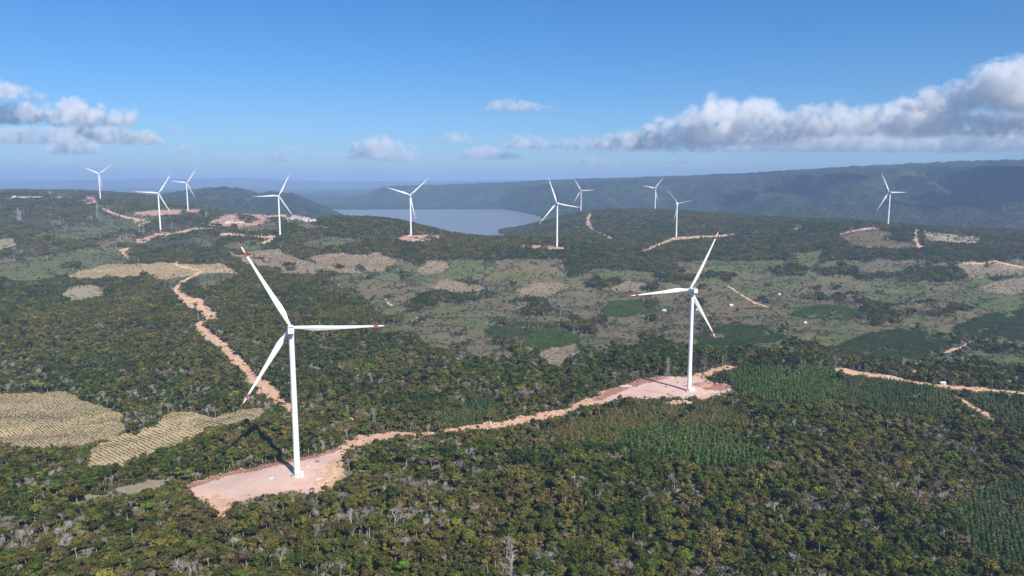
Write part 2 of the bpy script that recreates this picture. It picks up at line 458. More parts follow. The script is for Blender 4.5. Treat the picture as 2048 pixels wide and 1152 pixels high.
# ------------------------------------------------------------------ land cover, read from the photograph
FIELDS = [
 ('stub', [(-60, 792), (0, 790), (60, 783), (130, 783), (175, 800), (240, 832), (256, 858), (250, 869), (150, 900), (40, 897), (-60, 880)], 'straw coloured field of cut stubble bordered by leafless trees'),
 ('rows', [(168, 925), (200, 887), (250, 871), (315, 856), (318, 829), (350, 819), (395, 822), (432, 838), (455, 829), (545, 813), (520, 832), (470, 850), (420, 860), (370, 882), (300, 908), (240, 932), (180, 938)], 'straw field planted in dark diagonal rows'),
 ('pale', [(130, 1006), (200, 986), (290, 958), (345, 955), (320, 972), (215, 1002), (150, 1013)], 'narrow pale strip of scrub beside the pad'),
 ('pale', [(120, 592), (150, 570), (205, 572), (216, 585), (190, 598), (140, 601)], 'small rounded yellowish clearing inside the forest'),
 ('stub', [(130, 551), (200, 531), (270, 528), (288, 540), (282, 552), (240, 555), (170, 556)], 'straw field with fine rows on the slope'),
 ('stub', [(272, 527), (330, 524), (385, 530), (440, 526), (476, 546), (400, 549), (330, 557), (300, 553), (288, 540)], 'straw field crossed by the winding dirt track'),
 ('grass', [(318, 575), (330, 557), (400, 549), (478, 548), (450, 566), (390, 584), (360, 582), (352, 575)], 'grass slope between the winding track and the forest'),
 ('grass', [(-60, 565), (-60, 535), (0, 530), (120, 505), (230, 489), (290, 500), (260, 512), (200, 532), (120, 552), (60, 560)], 'long green grass slope'),
 ('grass', [(60, 470), (150, 450), (200, 432), (330, 428), (300, 445), (240, 462), (150, 480), (80, 486)], 'grassy hillside with power poles'),
 ('scrub', [(150, 505), (240, 470), (290, 460), (300, 470), (280, 490), (240, 500)], 'scrubby hillside'),
 ('pale', [(-60, 492), (0, 478), (30, 476), (35, 486), (0, 500), (-60, 510)], 'pale dry patch'),
 ('scrub', [(60, 445), (75, 438), (150, 440), (130, 455), (80, 462)], 'dry scrub'),
 ('scrub', [(440, 460), (500, 450), (560, 441), (640, 446), (650, 456), (560, 460), (500, 462)], 'scrub below the substation'),
 ('grass', [(390, 478), (440, 474), (540, 484), (520, 500), (450, 500), (400, 496)], 'green grass slope below a turbine'),
 ('slash', [(445, 502), (520, 503), (560, 500), (640, 532), (630, 548), (580, 548), (560, 540), (490, 527)], 'tan slashed clearing'),
 ('slash', [(620, 512), (720, 500), (760, 506), (792, 522), (770, 541), (700, 546), (640, 541)], 'tan slashed clearing scattered with felled logs'),
 ('grass', [(600, 490), (640, 478), (700, 474), (720, 482), (680, 492), (640, 498)], 'green slope in front of the lake'),
 ('grass', [(650, 558), (700, 547), (780, 541), (870, 521), (900, 528), (900, 545), (860, 560), (800, 572), (760, 575), (700, 572)], 'grey green grassland with lone trees'),
 ('slash', [(828, 538), (850, 524), (890, 522), (905, 534), (880, 546), (840, 546)], 'small slashed clearing with pale logs'),
 ('scrub', [(660, 562), (760, 577), (850, 562), (900, 562), (930, 575), (850, 582), (820, 600), (790, 618), (770, 600), (720, 580), (680, 575)], 'dry scrub clearing'),
 ('slash', [(868, 574), (890, 560), (925, 566), (965, 575), (960, 588), (900, 585)], 'clearing with bleached felled logs'),
 ('grass', [(900, 545), (960, 530), (1000, 540), (1000, 552), (940, 552)], 'green meadow in the woods'),
 ('grass', [(935, 590), (980, 575), (1040, 575), (1060, 592), (1010, 606), (960, 602)], 'green meadow'),
 ('slash', [(1030, 582), (1070, 565), (1120, 564), (1135, 575), (1090, 592), (1050, 596)], 'brown slashed clearing on the slope'),
 ('scrub', [(1060, 596), (1140, 575), (1220, 575), (1260, 600), (1230, 618), (1180, 612), (1130, 622), (1090, 612)], 'scrub slope'),
 ('grass', [(845, 612), (880, 606), (960, 614), (1040, 630), (1115, 636), (1060, 648), (960, 658), (880, 640)], 'grey green field edged by trees'),
 ('crop', [(1048, 690), (1060, 672), (1105, 656), (1150, 668), (1162, 684), (1120, 697), (1070, 696)], 'bright green crop field'),
 ('cropd', [(975, 655), (1040, 643), (1090, 648), (1100, 656), (1058, 672), (1010, 678), (985, 668)], 'dark green crop field'),
 ('slash', [(1078, 703), (1150, 690), (1156, 708), (1115, 731), (1088, 722)], 'bare tan clearing below the bright green crop'),
 ('scrub', [(842, 668), (900, 660), (950, 670), (1000, 692), (1042, 716), (960, 722), (910, 716), (860, 690)], 'olive scrub clearing'),
 ('slash', [(1222, 575), (1260, 560), (1300, 566), (1295, 582), (1240, 584)], 'brown clearing beside a grove'),
 ('crop', [(1195, 622), (1215, 602), (1290, 598), (1322, 610), (1318, 628), (1260, 634), (1220, 634)], 'bright green planted plot beside a hut'),
 ('brown', [(1318, 640), (1330, 590), (1395, 570), (1480, 575), (1560, 592), (1700, 607), (1760, 612), (1700, 618), (1590, 606), (1560, 622), (1600, 640), (1650, 660), (1600, 660), (1500, 632), (1440, 640), (1400, 655), (1340, 660)], 'reddish brown grassland with small huts'),
 ('scrub', [(1180, 645), (1260, 638), (1330, 645), (1400, 660), (1390, 690), (1300, 684), (1200, 670)], 'olive scrub behind the second turbine'),
 ('cropd', [(1390, 680), (1400, 656), (1480, 645), (1540, 662), (1580, 678), (1500, 688), (1420, 694)], 'dark green plot behind the second turbine'),
 ('crop', [(1575, 632), (1600, 612), (1680, 612), (1730, 626), (1700, 642), (1630, 640)], 'green planted strip between dark groves'),
 ('grass', [(1700, 572), (1760, 566), (1838, 566), (1850, 590), (1800, 612), (1740, 600), (1710, 590)], 'grey green grass clearing'),
 ('grass', [(1590, 510), (1640, 500), (1640, 520), (1620, 538), (1590, 530)], 'green clearing in the woods'),
 ('brown', [(1680, 478), (1690, 463), (1770, 460), (1800, 482), (1860, 492), (1790, 500), (1720, 494)], 'brown field below a turbine'),
 ('pale', [(1845, 462), (1900, 468), (1962, 476), (1950, 487), (1860, 478)], 'pale cut field on the ridge'),
 ('slash', [(1915, 530), (1960, 520), (2010, 524), (2048, 535), (2048, 548), (1980, 552), (1950, 560)], 'tan clearing crossed by a track'),
 ('slash', [(1950, 575), (2000, 562), (2048, 555), (2110, 560), (2110, 590), (2000, 588)], 'tan clearing'),
 ('cropd', [(1640, 700), (1750, 662), (1860, 660), (1900, 680), (1890, 700), (1850, 716), (1780, 722), (1700, 716)], 'dark level plantation'),
 ('cropd', [(1900, 660), (1960, 632), (2048, 622), (2110, 622), (2110, 690), (1990, 676), (1940, 680)], 'dark green plantation'),
 ('grass', [(1890, 705), (1930, 696), (2048, 712), (2110, 720), (2110, 738), (2000, 728), (1920, 712)], 'mown grass slope beside a track'),
 ('plantb', [(1450, 752), (1490, 738), (1590, 734), (1660, 738), (1692, 762), (1690, 795), (1610, 812), (1520, 806), (1480, 780)], 'young bright green plantation on the knoll'),
 ('plant', [(1690, 760), (1790, 768), (1890, 785), (1915, 810), (1890, 842), (1780, 826), (1700, 800)], 'dull green plantation on the knoll'),
 ('planto', [(1090, 868), (1180, 840), (1260, 812), (1340, 802), (1440, 800), (1500, 826), (1500, 856), (1420, 860), (1300, 880), (1150, 884)], 'olive brown plantation in rows below the pad'),
 ('plantb', [(1240, 890), (1300, 862), (1420, 862), (1500, 890), (1570, 935), (1510, 945), (1400, 935), (1290, 900)], 'green plantation in rows'),
 ('plantd', [(1915, 1020), (1960, 985), (2048, 965), (2110, 960), (2110, 1140), (2000, 1130), (1930, 1095)], 'dark green plantation block'),
 ('plantd', [(875, 838), (900, 818), (935, 804), (990, 801), (1012, 812), (1000, 828), (930, 850), (890, 852)], 'small dark green plantation beside the road'),
 ('plant', [(1920, 790), (2000, 794), (2110, 800), (2110, 860), (2048, 850), (1980, 824)], 'green plantation beside the road'),
]
ROADS = [  # label, width in pixels of the photograph along the line, points
 ('orange dirt road winding down the forested hillside', [(582, 822, 15), (560, 800, 24), (530, 778, 28), (500, 748, 20), (465, 712, 17), (440, 686, 14), (402, 662, 16), (394, 650, 10), (412, 640, 8), (430, 632, 10), (408, 622, 16), (398, 616, 12), (405, 606, 10), (385, 599, 8), (360, 590, 9), (348, 581, 12), (362, 566, 6), (385, 553, 5), (404, 543, 5), (380, 537, 4), (360, 533, 3.5), (350, 529, 4), (354, 524, 3)]),
 ('bare eroded bank beside the winding road', [(352, 584, 10), (368, 600, 12), (385, 614, 9)]),
 ('pale orange road along the ridge joining two turbine pads', [(655, 912, 22), (700, 890, 22), (740, 879, 19), (785, 870, 16), (830, 868, 6), (880, 864, 8), (935, 856, 11), (1000, 850, 17), (1060, 838, 15), (1130, 824, 13), (1165, 808, 14), (1200, 797, 20), (1225, 790, 24)]),
 ('orange road leaving the pad of the second turbine', [(1330, 765, 12), (1385, 757, 13), (1420, 745, 13), (1450, 737, 11), (1475, 733, 5)]),
 ('pale road along the far edge of the knoll', [(1560, 737, 2), (1640, 738, 3), (1690, 742, 11), (1740, 751, 12), (1800, 761, 10), (1850, 769, 7), (1900, 775, 9), (1960, 780, 9), (2048, 787, 8), (2110, 792, 8)]),
 ('narrow whitish track beside the knoll', [(1910, 791, 6), (1935, 808, 7), (1955, 820, 8), (1974, 829, 8), (1990, 845, 4)]),
 ('short orange track by the mown slope', [(1888, 706, 4), (1905, 699, 5), (1922, 696, 5), (1944, 682, 3)]),
 ('orange track at the wood edge', [(2018, 763, 4), (2048, 770, 5), (2110, 776, 5)]),
 ('red dirt ramp up to a turbine', [(1286, 504, 5), (1310, 493, 6), (1338, 482, 6), (1352, 477, 6), (1400, 474, 5), (1440, 472, 4), (1470, 469, 3)]),
 ('orange track across the grassy hillside', [(192, 408, 3), (212, 421, 4), (240, 432, 5), (262, 437, 4), (285, 440, 3)]),
 ('orange track near the power poles', [(268, 442, 3), (290, 440, 4), (284, 449, 4), (276, 451, 3), (300, 443, 2)]),
 ('pale track along the skyline', [(0, 397, 2.5), (25, 395, 3), (60, 394, 2), (85, 394, 2)]),
 ('pale track towards a skyline turbine', [(103, 394, 2), (140, 394, 2), (165, 396, 2.5)]),
 ('dirt road in front of a turbine beside the substation', [(437, 469, 4), (460, 468, 5), (490, 471, 3), (525, 474, 4), (548, 474, 5), (536, 483, 5), (526, 485, 4)]),
 ('dirt road under the trees', [(350, 466, 3), (372, 462, 5), (385, 458, 4), (410, 457, 2.5), (436, 457, 2.5)]),
 ('bare earth steps on the grassy slope', [(243, 506, 3), (258, 496, 3), (240, 500, 4), (252, 512, 5), (258, 517, 3)]),
 ('short dirt path on the clearing', [(770, 598, 3), (776, 606, 3), (785, 612, 2)]),
 ('dirt path down the wooded hill', [(1180, 430, 6), (1176, 440, 7), (1178, 452, 5), (1190, 463, 4), (1210, 471, 3), (1226, 478, 4)]),
 ('thin dirt path on the brown grassland', [(1455, 571, 2), (1480, 588, 2.5), (1510, 606, 3), (1535, 614, 2)]),
 ('pale track below a turbine', [(1680, 468, 2.5), (1705, 462, 3), (1735, 457, 3), (1765, 456, 3)]),
 ('red earth chute on the ridge', [(1832, 460, 6), (1832, 470, 7), (1831, 480, 5), (1838, 493, 4), (1846, 493, 3)]),
 ('dirt track across the tan clearing', [(1925, 526, 2), (1965, 527, 3), (1990, 522, 3), (2020, 530, 3), (2048, 535, 3), (2110, 540, 3)]),
 ('dirt track on the ridge crest', [(1560, 470, 2), (1600, 455, 3), (1606, 452, 3)]),
 ('bare orange spot beside a pole', [(699, 836, 7), (708, 842, 8)]),
 ('orange bare spot at the edge of the wood', [(1826, 741, 8), (1836, 744, 8)]),
]
PADS = [
 ('pink earth crane pad of the large front turbine', [(364, 971), (430, 950), (540, 925), (640, 906), (684, 893), (700, 897), (676, 920), (690, 945), (662, 978), (640, 988), (560, 990), (500, 1003), (460, 1012), (446, 1038), (414, 1008), (380, 992)]),
 ('pink earth pad of the second turbine', [(1185, 800), (1215, 780), (1262, 764), (1312, 751), (1372, 754), (1400, 749), (1425, 765), (1460, 771), (1467, 780), (1420, 791), (1340, 798), (1290, 799), (1240, 797)]),
 ('thin red pad of a turbine before the lake', [(1036, 489), (1090, 491), (1128, 494), (1127, 498), (1080, 497), (1045, 494)]),
 ('red pad of a turbine in front of the lake', [(796, 478), (812, 471), (850, 469), (882, 471), (878, 480), (830, 483), (800, 483)]),
 ('broad red pad below a skyline turbine', [(252, 427), (300, 421), (340, 419), (402, 419), (402, 428), (330, 431), (270, 430)]),
 ('red pad on the hillside', [(268, 488), (276, 476), (302, 468), (330, 465), (352, 466), (350, 471), (325, 475), (305, 476), (290, 486), (280, 489)]),
 ('bare substation yard', [(400, 452), (425, 441), (445, 434), (440, 427), (530, 429), (600, 432), (640, 438), (634, 444), (570, 443), (545, 441), (515, 449), (470, 456), (445, 452)]),
 ('red bare slope below the skyline turbine', [(163, 404), (172, 394), (193, 393), (193, 405), (180, 413)]),
]
W2, H2 = 2200, 1200                     # the map reaches 76 px past each side of the frame
OX = 76
CLS = np.zeros((H2, W2), np.int16)      # 0 forest
def inpoly(poly, X, Yp):
    ins = np.zeros(X.shape, bool); n = len(poly)
    for k in range(n):
        x0, y0 = poly[k]; x1, y1 = poly[(k + 1) % n]
        if y0 == y1: continue
        c = ((y0 > Yp) != (y1 > Yp)) & (X < (x1 - x0) * (Yp - y0) / (y1 - y0) + x0)
        ins ^= c
    return ins
def window(x0, x1, y0, y1):
    a, b = max(0, int(x0 + OX)), min(W2, int(x1 + OX) + 2); c, d = max(0, int(y0)), min(H2, int(y1) + 2)
    gx, gy = np.meshgrid(np.arange(a, b) - OX + .5, np.arange(c, d) + .5)
    return slice(c, d), slice(a, b), gx, gy
ZONES = [('floor', None, None), ('grass', 'patches of rough grass among the woods', 'field'), ('scrub', 'patches of dry scrub among the woods', 'field')]
r, c, gx, gy = window(-76, 2120, 470, 735)
mid = sstep(600, 760, gx) * sstep(490, 530, gy) * (1 - sstep(680, 735, gy)) + sstep(420, 200, gx) * sstep(470, 485, gy) * (1 - sstep(540, 565, gy))
nn_ = fbm(gx / 85, gy / 22, 17, 5); n3_ = fbm(gx / 60, gy / 18, 23, 5)
sub = CLS[r, c]; belt_ = np.abs(fbm(gx / 90, gy / 24, 27, 4) - .5) > .022; sub[(nn_ * mid > .565) & belt_] = 1; sub[(n3_ * mid > .575) & belt_] = 2
for (t, poly, lab) in FIELDS:
    P = np.array(poly, float)
    r, c, gx, gy = window(P[:, 0].min() - 8, P[:, 0].max() + 8, P[:, 1].min() - 6, P[:, 1].max() + 6)
    big = 9 if P[:, 1].mean() > 640 else 5
    wx = (fbm(gx / 30, gy / 13, 5, 5) - .5) * 4.5 * big; wy = (fbm(gx / 30, gy / 13, 8, 5) - .5) * 2.2 * big
    if t in ('rows', 'stub', 'crop') or t.startswith('plant'): wx, wy = wx * .9, wy * .9
    ZONES.append((t, lab, 'field'))
    hit = inpoly(poly, gx + wx, gy + wy)
    if t in ('grass', 'scrub', 'slash', 'brown', 'cropd', 'plant', 'planto', 'plantb', 'plantd', 'crop'):       # woods left standing inside
        if t in ('grass', 'scrub', 'brown'): hit &= np.abs(fbm(gx / 90, gy / 24, 27, 4) - .5) > .022
        hit &= fbm(gx / 48, gy / 14, 15, 4) < (.60 if t in ('grass', 'scrub', 'brown') else .655)
    sub = CLS[r, c]; sub[hit] = len(ZONES) - 1
PADS = [(l, p_, 'pad') for (l, p_) in PADS] + [
 ('pale gravelled hardstand in the front pad', [(408, 968), (470, 952), (560, 934), (590, 940), (575, 956), (520, 975), (470, 990), (430, 984)], 'gravel'),
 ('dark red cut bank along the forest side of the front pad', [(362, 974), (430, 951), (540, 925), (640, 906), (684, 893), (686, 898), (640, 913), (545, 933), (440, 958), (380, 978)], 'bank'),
 ('orange spoil at the road end of the front pad', [(640, 950), (652, 925), (690, 908), (694, 945), (664, 978), (640, 988), (630, 972)], 'road'),
 ('tan spill below the front pad', [(385, 992), (430, 988), (480, 998), (462, 1012), (446, 1038), (414, 1008)], 'road'),
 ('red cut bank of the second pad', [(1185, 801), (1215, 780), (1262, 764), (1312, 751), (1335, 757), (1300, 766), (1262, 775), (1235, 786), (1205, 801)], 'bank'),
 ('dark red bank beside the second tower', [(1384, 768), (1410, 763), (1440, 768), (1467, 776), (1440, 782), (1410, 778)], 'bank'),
 ('rubble slope under the second pad', [(1330, 806), (1380, 798), (1430, 786), (1468, 778), (1466, 784), (1430, 794), (1380, 806), (1340, 812)], 'road')]
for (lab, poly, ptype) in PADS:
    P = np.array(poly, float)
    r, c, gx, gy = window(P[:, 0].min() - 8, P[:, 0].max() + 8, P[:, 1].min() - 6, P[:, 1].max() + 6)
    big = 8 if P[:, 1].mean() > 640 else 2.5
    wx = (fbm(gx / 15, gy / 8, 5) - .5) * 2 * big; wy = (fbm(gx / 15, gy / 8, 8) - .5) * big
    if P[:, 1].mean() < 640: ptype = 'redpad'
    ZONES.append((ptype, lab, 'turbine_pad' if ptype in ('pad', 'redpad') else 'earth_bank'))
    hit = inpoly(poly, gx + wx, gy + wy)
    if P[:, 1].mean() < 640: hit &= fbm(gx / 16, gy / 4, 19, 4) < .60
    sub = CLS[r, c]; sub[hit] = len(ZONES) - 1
for (lab, pts) in ROADS:
    P = np.array(pts, float)
    r, c, gx, gy = window(P[:, 0].min() - 20, P[:, 0].max() + 20, P[:, 1].min() - 20, P[:, 1].max() + 20)
    best = np.full(gx.shape, 9.0)
    for k in range(len(P) - 1):
        a, b = P[k], P[k + 1]; d = b[:2] - a[:2]
        t = np.clip(((gx - a[0]) * d[0] + (gy - a[1]) * d[1]) / max(1e-6, d @ d), 0, 1)
        wd = a[2] + t * (b[2] - a[2])
        best = np.minimum(best, np.hypot(gx - a[0] - t * d[0], gy - a[1] - t * d[1]) / (wd * .5))
    ZONES.append(('road', lab, 'dirt_road'))
    nz = (fbm(gx / 16, gy / 8, 12, 5) - .5) * 2.0 if P[:, 2].max() > 6 else (fbm(gx / 6, gy / 4, 12, 3) - .5) * .5
    sub = CLS[r, c]; m_ = (best + nz < 1) & ~((sub > 0) & (np.array([z[0] in ('pad', 'redpad', 'bank', 'gravel') for z in ZONES])[sub]))
    sub[m_] = len(ZONES) - 1
ZT = [z[0] for z in ZONES]
def cls_at(x, y, z):
    px, py = proj(x, y, z)
    i = (np.floor(px) + OX).astype(int); j = np.floor(py).astype(int)
    ok = (i >= 0) & (i < W2) & (j >= 0) & (j < H2)
    return np.where(ok, CLS[np.clip(j, 0, H2 - 1), np.clip(i, 0, W2 - 1)], 0)

# ------------------------------------------------------------------ ground meshes: every grid cell belongs to one zone
XX = U * Y
cz = lambda A: (A[:-1, :-1] + A[1:, :-1] + A[:-1, 1:] + A[1:, 1:]) / 4
cls = cls_at(cz(XX), cz(Y), cz(Z))
cls[(cz(HID) > 6)] = 0
VV = np.stack([XX, Y, Z + CAMZ], -1).reshape(-1, 3)
idx = np.arange(NR * NC).reshape(NR, NC)
QUADS = np.stack([idx[:-1, :-1], idx[:-1, 1:], idx[1:, 1:], idx[1:, :-1]], -1).reshape(-1, 4)
fl = cls.reshape(-1)
mcol = {'cropd': 'crop', 'rows': 'stub', 'plantb': 'plant', 'plantd': 'plant', 'planto': 'plant'}
def submesh(name, q):
    used, inv = np.unique(q, return_inverse=True)
    me = mk_mesh(name, VV[used], inv.reshape(-1, 4)); smooth(me)
    return me
far_cell = cz(Y).reshape(-1) > 4650
g = link('ground', submesh('ground', QUADS[(fl == 0) & ~far_cell]), MAT['floor']); tag(g, kind='structure')
g = link('hill', submesh('hill', QUADS[(fl == 0) & far_cell]), MAT['mount']); tag(g, kind='structure')
ZOBJ = {}
for k in range(1, len(ZONES)):
    q = QUADS[fl == k]
    if len(q) < 3: continue
    t, lab, nm = ZONES[k]
    if nm == 'field' and t.startswith('plant'): nm = 'plantation_floor'
    o = link(nm, submesh(nm, q), MAT[mcol.get(t, t)])
    tag(o, lab, kind='structure'); ZOBJ[k] = o

# far terrain
us2 = np.concatenate([np.linspace(-2.6, -.86, 40)[:-1], np.arange(-.86, .861, .0032), np.linspace(.86, 2.6, 40)[1:]])
ys2 = list(np.arange(5640, 10400, 19.0))
while ys2[-1] < 42000: ys2.append(ys2[-1] * 1.012)
ys2 = np.array(ys2)
U2, Y2 = np.meshgrid(us2, ys2)
Z2 = Zfun(U2, Y2)
def lumps(x, y): return (fbm(x / 55, y / 55, 91, 3) - .5) * 26 + (fbm(x / 17, y / 17, 95, 2) - .5) * 14
Z2 = Z2 + lumps(U2 * Y2, Y2) * np.clip((Z2 - WATER) / 40, 0, 1) * sstep(5640, 5800, Y2) * (1 - sstep(9500, 11000, Y2))
i2 = np.arange(Z2.size).reshape(Z2.shape)
Q2 = np.stack([i2[:-1, :-1], i2[:-1, 1:], i2[1:, 1:], i2[1:, :-1]], -1).reshape(-1, 4)
me = mk_mesh('mountain', np.stack([U2 * Y2, Y2, Z2 + CAMZ], -1).reshape(-1, 3), Q2); smooth(me)
tag(link('mountain', me, MAT['mount']), kind='structure')
# a low plain under and behind everything, out to the horizon
e = 90000.0
pl = link('plain', mk_mesh('plain', [(-e, -e, CAMZ - 330), (e, -e, CAMZ - 330), (e, e, CAMZ - 330), (-e, e, CAMZ - 330)], [(0, 1, 2, 3)]), MAT['mount'])
tag(pl, kind='structure')

# lake
m, n, b = nodes_mat('lake water')
b.inputs['Base Color'].default_value = (.165, .160, .145, 1); b.inputs['Roughness'].default_value = .28
b.inputs['IOR'].default_value = 1.33
t = tex(n, .05, 3); bp = n.nodes.new('ShaderNodeBump'); bp.inputs['Strength'].default_value = .15; bp.inputs['Distance'].default_value = .3
n.links.new(t.outputs['Fac'], bp.inputs['Height']); n.links.new(bp.outputs[0], b.inputs['Normal'])
lk = link('lake', mk_mesh('lake', [(-2600, 2550, CAMZ + WATER), (1300, 2550, CAMZ + WATER), (2200, 6000, CAMZ + WATER), (1500, 9900, CAMZ + WATER), (-3300, 9900, CAMZ + WATER), (-3000, 6000, CAMZ + WATER)], [(0, 1, 2, 3, 4, 5)]), m)
tag(lk, kind='structure')

# ------------------------------------------------------------------ tree prototypes
PROTO = {}
def proto_coll(name):
    c = bpy.data.collections.new(name); PROTO[name] = c; return c

def leaf_cloud(centres, radii, n, size, rs, flat=1.0, up=.25):
    """leaf quads on the shells of several clumps"""
    V = []; CV = []
    k = len(centres)
    wgt = np.array(radii) ** 2; wgt = wgt / wgt.sum()
    ci = rs.choice(k, n, p=wgt)
    d = rs.normal(size=(n, 3)); d[:, 2] = d[:, 2] + up; d /= np.linalg.norm(d, axis=1)[:, None]
    rad = np.array(radii)[ci] * (1 - .35 * rs.random(n) ** 2)
    c = np.array(centres)[ci] + d * rad[:, None] * np.array([1, 1, flat])
    nn = d + rs.normal(size=(n, 3)) * .45; nn /= np.linalg.norm(nn, axis=1)[:, None]
    a = np.cross(nn, rs.normal(size=(n, 3))); a /= np.linalg.norm(a, axis=1)[:, None]
    b_ = np.cross(nn, a)
    s = size * (.6 + .8 * rs.random(n))[:, None]
    quad = np.stack([c - a * s * .5, c + b_ * s * .38, c + a * s * .5, c - b_ * s * .38], 1)
    clump_b = (.72 + .56 * rs.random(k))[ci]
    leafb = clump_b * (.85 + .3 * rs.random(n))
    return quad.reshape(-1, 3), np.repeat(leafb, 4)

def crown_shape(kind, rs, h=10.0):
    cs, rr = [], []
    if kind == 'dome':
        for _ in range(15):
            a = rs.random() * 6.283; q = math.sqrt(rs.random()) * 2.6
            cs.append((q * math.cos(a), q * math.sin(a), h * (.74 - .075 * q * q / 2 + .20 * (rs.random() - .5)))); rr.append(.9 + .8 * rs.random())
    elif kind == 'tall':
        for _ in range(12):
            z = rs.random(); a = rs.random() * 6.283; q = 1.6 * math.sqrt(rs.random()) * (1.1 - .5 * abs(z - .4))
            cs.append((q * math.cos(a), q * math.sin(a), h * (.5 + .45 * z))); rr.append(.9 + .6 * rs.random())
    elif kind == 'loose':
        for _ in range(9):
            a = rs.random() * 6.283; q = .8 + 2.4 * rs.random()
            cs.append((q * math.cos(a), q * math.sin(a), h * (.55 + .38 * rs.random()))); rr.append(.7 + .6 * rs.random())
    else:  # round
        for _ in range(12):
            d = rs.normal(size=3); d /= np.linalg.norm(d); q = 1.9 * rs.random() ** .5
            cs.append((d[0] * q, d[1] * q, h * .68 + d[2] * q * .9)); rr.append(.9 + .7 * rs.random())
    return cs, rr

def set_cv(me, vals):
    at = me.attributes.new('cv', 'FLOAT_COLOR', 'POINT')
    c = np.ones((len(me.vertices), 4), np.float32); v = np.asarray(vals)
    if v.ndim == 1: c[:, :3] = v[:, None]
    else: c[:, :3] = v
    at.data.foreach_set('color', c.ravel())

def trunk_mb(cs, rs, h, r=.20):
    mb = MB()
    top = Vector((rs.normal() * .25, rs.normal() * .25, h * .62))
    mid = Vector((rs.normal() * .15, rs.normal() * .15, h * .32))
    mb.tube((0, 0, -.6), mid, r, r * .8, 6, False); mb.tube(mid, top, r * .8, r * .5, 6, False)
    order = rs.permutation(len(cs))[:7]
    for i in order:
        c = Vector(cs[i]); p0 = mid.lerp(top, .35 + .65 * rs.random())
        mb.tube(p0, c, r * .42, r * .12, 4, False)
    return mb

def limbed_bare(rs, h=10.0, dens=1.0):
    """a leafless tree: trunk and limbs in one builder, twigs in another"""
    mt, mw = MB(), MB()
    def grow(p, d, L, r, lv):
        if lv > 1: r = min(r, .075)
        q = p + d * L
        (mt if lv < 2 else mw).tube(p, q, r, r * .62, 5 if lv < 2 else 3, False)
        if lv >= 5: return
        k = 2 + (rs.random() < .55) + (lv in (2, 3))
        for _ in range(int(k)):
            a = Vector(rs.normal(size=3)); nd = (d + a * (.34 + .05 * lv) + Vector((0, 0, .10))).normalized()
            grow(q if rs.random() < .7 else p.lerp(q, .6 + .4 * rs.random()), nd, L * (.62 + .2 * rs.random()) * (.78 if lv == 0 else 1), r * .60, lv + 1)
    grow(Vector((0, 0, -.5)), Vector((rs.normal() * .06, rs.normal() * .06, 1)).normalized(), h * .36, .21, 0)
    return mt, mw

KINDS = ['dome', 'round', 'tall', 'loose', 'dome', 'round']
TREES = []                         # (trunk mesh, crown mesh) for the trees that are things
ctree = proto_coll('tree prototypes')
for k, kd in enumerate(KINDS):
    rs = np.random.default_rng(100 + k)
    cs, rr = crown_shape(kd, rs)
    q, cv = leaf_cloud(cs, rr, 620 if kd != 'loose' else 420, .78, rs, .8)
    n = len(q) // 4
    crown = mk_mesh('crown', q, np.arange(n * 4).reshape(n, 4)); crown.materials.append(MAT['leaf']); set_cv(crown, cv)
    trunk = trunk_mb(cs, rs, 10.0).mesh('trunk', True); trunk.materials.append(MAT['bark'])
    TREES.append((trunk, crown))
    tv = np.array([v.co for v in trunk.vertices]); tf = [[i for i in p.vertices] for p in trunk.polygons]
    both = bpy.data.meshes.new('tree_%d' % k)
    qq, cv2 = leaf_cloud(cs, rr, 330 if kd != 'loose' else 230, 1.12, rs, .8)
    n2 = len(qq) // 4
    both.from_pydata([tuple(v) for v in qq] + [tuple(v) for v in tv], [], [list(range(4 * i, 4 * i + 4)) for i in range(n2)] + [[i + 4 * n2 for i in f] for f in tf])
    both.materials.append(MAT['leaf']); both.materials.append(MAT['bark'])
    mi = np.zeros(len(both.polygons), np.int32); mi[n2:] = 1; both.polygons.foreach_set('material_index', mi)
    set_cv(both, np.concatenate([cv2, np.ones(len(tv))]))
    both.update(); ctree.objects.link(bpy.data.objects.new('t%02d' % k, both))
BARES = []
cbare = proto_coll('bare prototypes')
for k in range(5):
    rs = np.random.default_rng(200 + k)
    mt, mw = limbed_bare(rs)
    a = mt.mesh('trunk'); a.materials.append(MAT['bare']); b_ = mw.mesh('crown'); b_.materials.append(MAT['bare'])
    BARES.append((a, b_))
    j = MB(); j.v = mt.v + mw.v; j.f = mt.f + [[i + len(mt.v) for i in f] for f in mw.f]
    me = j.mesh('bare_%d' % k); me.materials.append(MAT['bare'])
    cbare.objects.link(bpy.data.objects.new('b%02d' % k, me))
